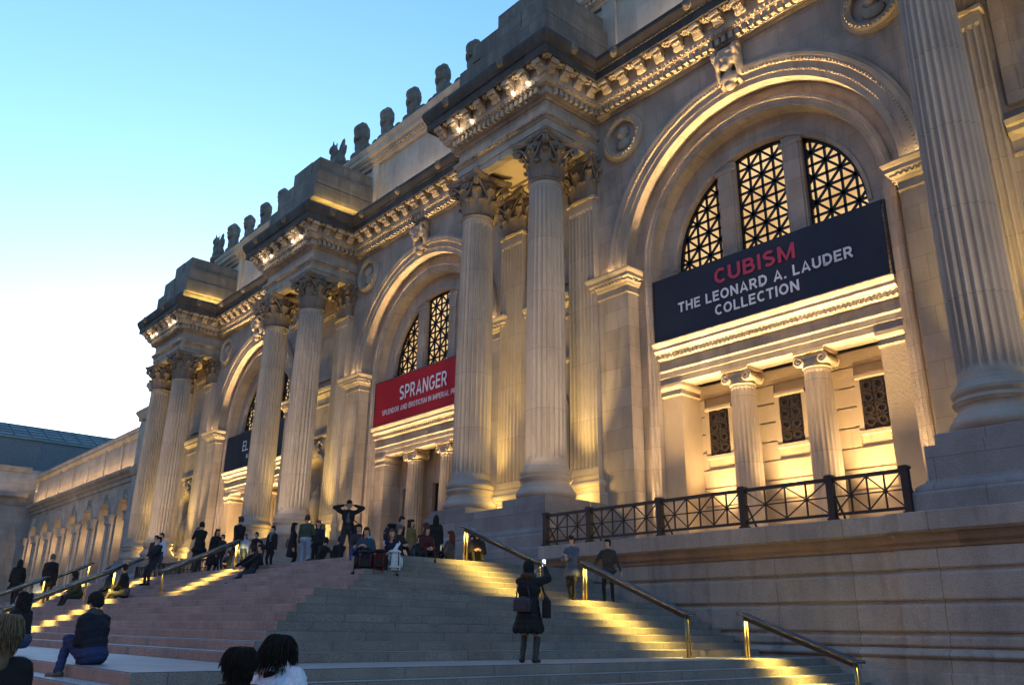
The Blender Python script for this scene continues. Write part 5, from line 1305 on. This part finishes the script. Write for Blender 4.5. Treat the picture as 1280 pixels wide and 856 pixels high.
person('stooping woman in a long black coat behind the photographer', (-31.5, 12.95, T), 10, 'stand', 1.62, BLK, BLK, BLK, (.02, .014, .012), 'long', coat=.3, lean=.2, fat=1.15)
person('small boy in black standing right of the photographer', (-30.4, 12.8, T), -60, 'stand', 1.32, BLK, BLK, BLK, (.014, .012, .01), 'short')
person('toddler with a pink face sitting at the handrail post', (-29.3, 12.6, T), -40, 'ground', 1.15, (.04, .05, .08), BLK, BLK, (.08, .05, .03), 'short', seat=.05)
person('man in sunglasses leaning back against the handrail in a dark coat', (-33.1, 11.35, 2.99), -70, 'stand', 1.84, (.014, .016, .024), (.018, .02, .028), BLK, (.014, .012, .01), 'short', lean=-.1, pel=(-.05, 0, .9), feet=[(.2, .12, .08), (.16, -.1, .08)], hands=[(.28, .08, 1.0), (.28, -.06, 1.02)], head=(12, 0), face=True, vox=.02, fat=1.08)
person('man in a white shirt behind the leaning man', (-36.0, 12.55, T), -40, 'stand', 1.76, (.42, .48, .58), (.03, .035, .05), BLK, (.012, .01, .01), 'short')
person('dark haired person in brown looking on behind the leaning man', (-36.9, 12.65, T), -30, 'stand', 1.74, BRN, BLK, BLK, (.012, .01, .01), 'short')
person('person in an olive brown jacket seated behind the leaning man', (-33.0, 10.5, 2.51), -70, 'sit', 1.72, (.05, .035, .02), BLK, BLK, (.014, .012, .01), 'short', lean=.25)
person('woman with a blue denim back sitting with her head bowed by the handrail', (-29.0, 8.85, 2.35), -125, 'sit', 1.74, (.022, .03, .05), BLK, BLK, (.012, .01, .01), 'long', lean=.35, head=(20, 25), seat=.08)
person('man in a black jacket sitting close behind the woman with bowed head', (-28.1, 8.95, 2.35), -130, 'sit', 1.78, (.012, .012, .013), GREY, BLK, (.012, .01, .01), 'short', lean=.22, head=(15, 15), seat=.1, face=True)
person('person huddled in an olive hooded jacket under the handrail', (-32.9, 8.9, 2.35), -80, 'sit', 1.8, (.06, .048, .022), (.03, .03, .02), BLK, (.02, .017, .012), 'hood', lean=.4, seat=.1, fat=1.25)
person('hunched person in a long dark coat walking at the far left', (-41.8, 8.75, 2.35), 160, 'walk', 1.9, (.016, .014, .014), (.03, .022, .016), BLK, (.02, .016, .014), 'hood', coat=.55, lean=.18, fat=1.2)
person('woman in a knee length black coat walking left with a white bag', (-36.8, 8.8, 2.35), 165, 'walk', 1.86, BLK, BLK, BLK, (.12, .09, .07), 'short', coat=.62, fat=1.1, hands=[(.15, .22, .86), (.12, -.24, .8)])
shoulder_bag('white and pale blue carrier bag swung by the walking woman', (-36.8, 8.8, 2.35), 165, (.45, .5, .6), (.22, .30, .62), (.14, .36, .46), [(.2, .26, .86)])
# nearest people
person('young man in a dark quilted jacket and knit hat sitting on the landing edge', (-13.35, 3.95, LAND), 208, 'sit', 1.80, (.012, .015, .026), (.02, .035, .10), (.06, .045, .03), (.010, .010, .011), 'hat', lean=.16, feet=[(.40, .20, -.10), (.36, -.14, -.10)], hands=[(.34, .02, .30), (.36, -.06, .28)], head=(10, 18), fat=1.28, vox=.016, scarf=(.055, .045, .045), face=True, curl=.9, quilt=.085)
person('blonde person in a dark coat with her back turned at the lower left', (-6.9, 1.42, 0), 165, 'stand', 1.66, (.010, .010, .012), BLK, BLK, (.13, .09, .055), 'long', coat=.5, fat=1.2, vox=.017, strands=900, slen=.5)
person('person in dark hood and blue jeans sitting left of the knit hat', (-17.6, 3.95, LAND), 215, 'sit', 1.78, (.014, .014, .018), JEAN, BLK, (.012, .01, .01), 'curly', lean=.2, seat=.12, fat=1.2)
person('dark haired girl in the foreground seen from behind', (-6.15, 2.83, 0), 140, 'stand', 1.46, (.012, .012, .013), BLK, BLK, (.010, .008, .007), 'long', fat=1.05, vox=.017, strands=900, slen=.55)
person('woman with thick black hair and a white quilted coat in the foreground', (-6.3, 3.24, 0), 128, 'stand', 1.57, (.55, .57, .66), BLK, BLK, (.011, .008, .007), 'long', fat=1.3, vox=.017, head=(5, 12), lean=.30, side=.2, hood=(.55, .57, .66), coat=.6, strands=1000, slen=.75, quilt=.11)

person('person in a charcoal hoodie sitting on the top step between raised arms and backpacks', (-20.9, 12.75, T), -40, 'sit', 1.70, (.03, .03, .034), JEAN, BLK, (.02, .014, .01), 'short', lean=.25, face=True)
person('woman in a dark red coat sitting on the top step beside the book reader', (-19.75, 14.2, T), -15, 'sit', 1.66, (.06, .014, .016), BLK, BLK, (.05, .025, .014), 'long', lean=.2, head=(15, 5), face=True)
person('young man in a grey beanie crouching behind the track jacket woman', (-20.2, 13.5, T), 10, 'ground', 1.72, (.018, .02, .026), BLK, BLK, (.09, .09, .095), 'hat', lean=.25, face=True)
person('person in a brown duffel coat sitting low left of the green jacket', (-27.3, 12.85, T), -70, 'ground', 1.68, BRN, BLK, BLK, (.02, .015, .012), 'short', lean=.15, face=True)
person('person in a navy anorak sitting against the bent figure at the pedestal corner', (-22.0, 15.6, T), -30, 'ground', 1.7, NAVY, GREY, BLK, (.014, .012, .01), 'short', lean=.1, face=True)
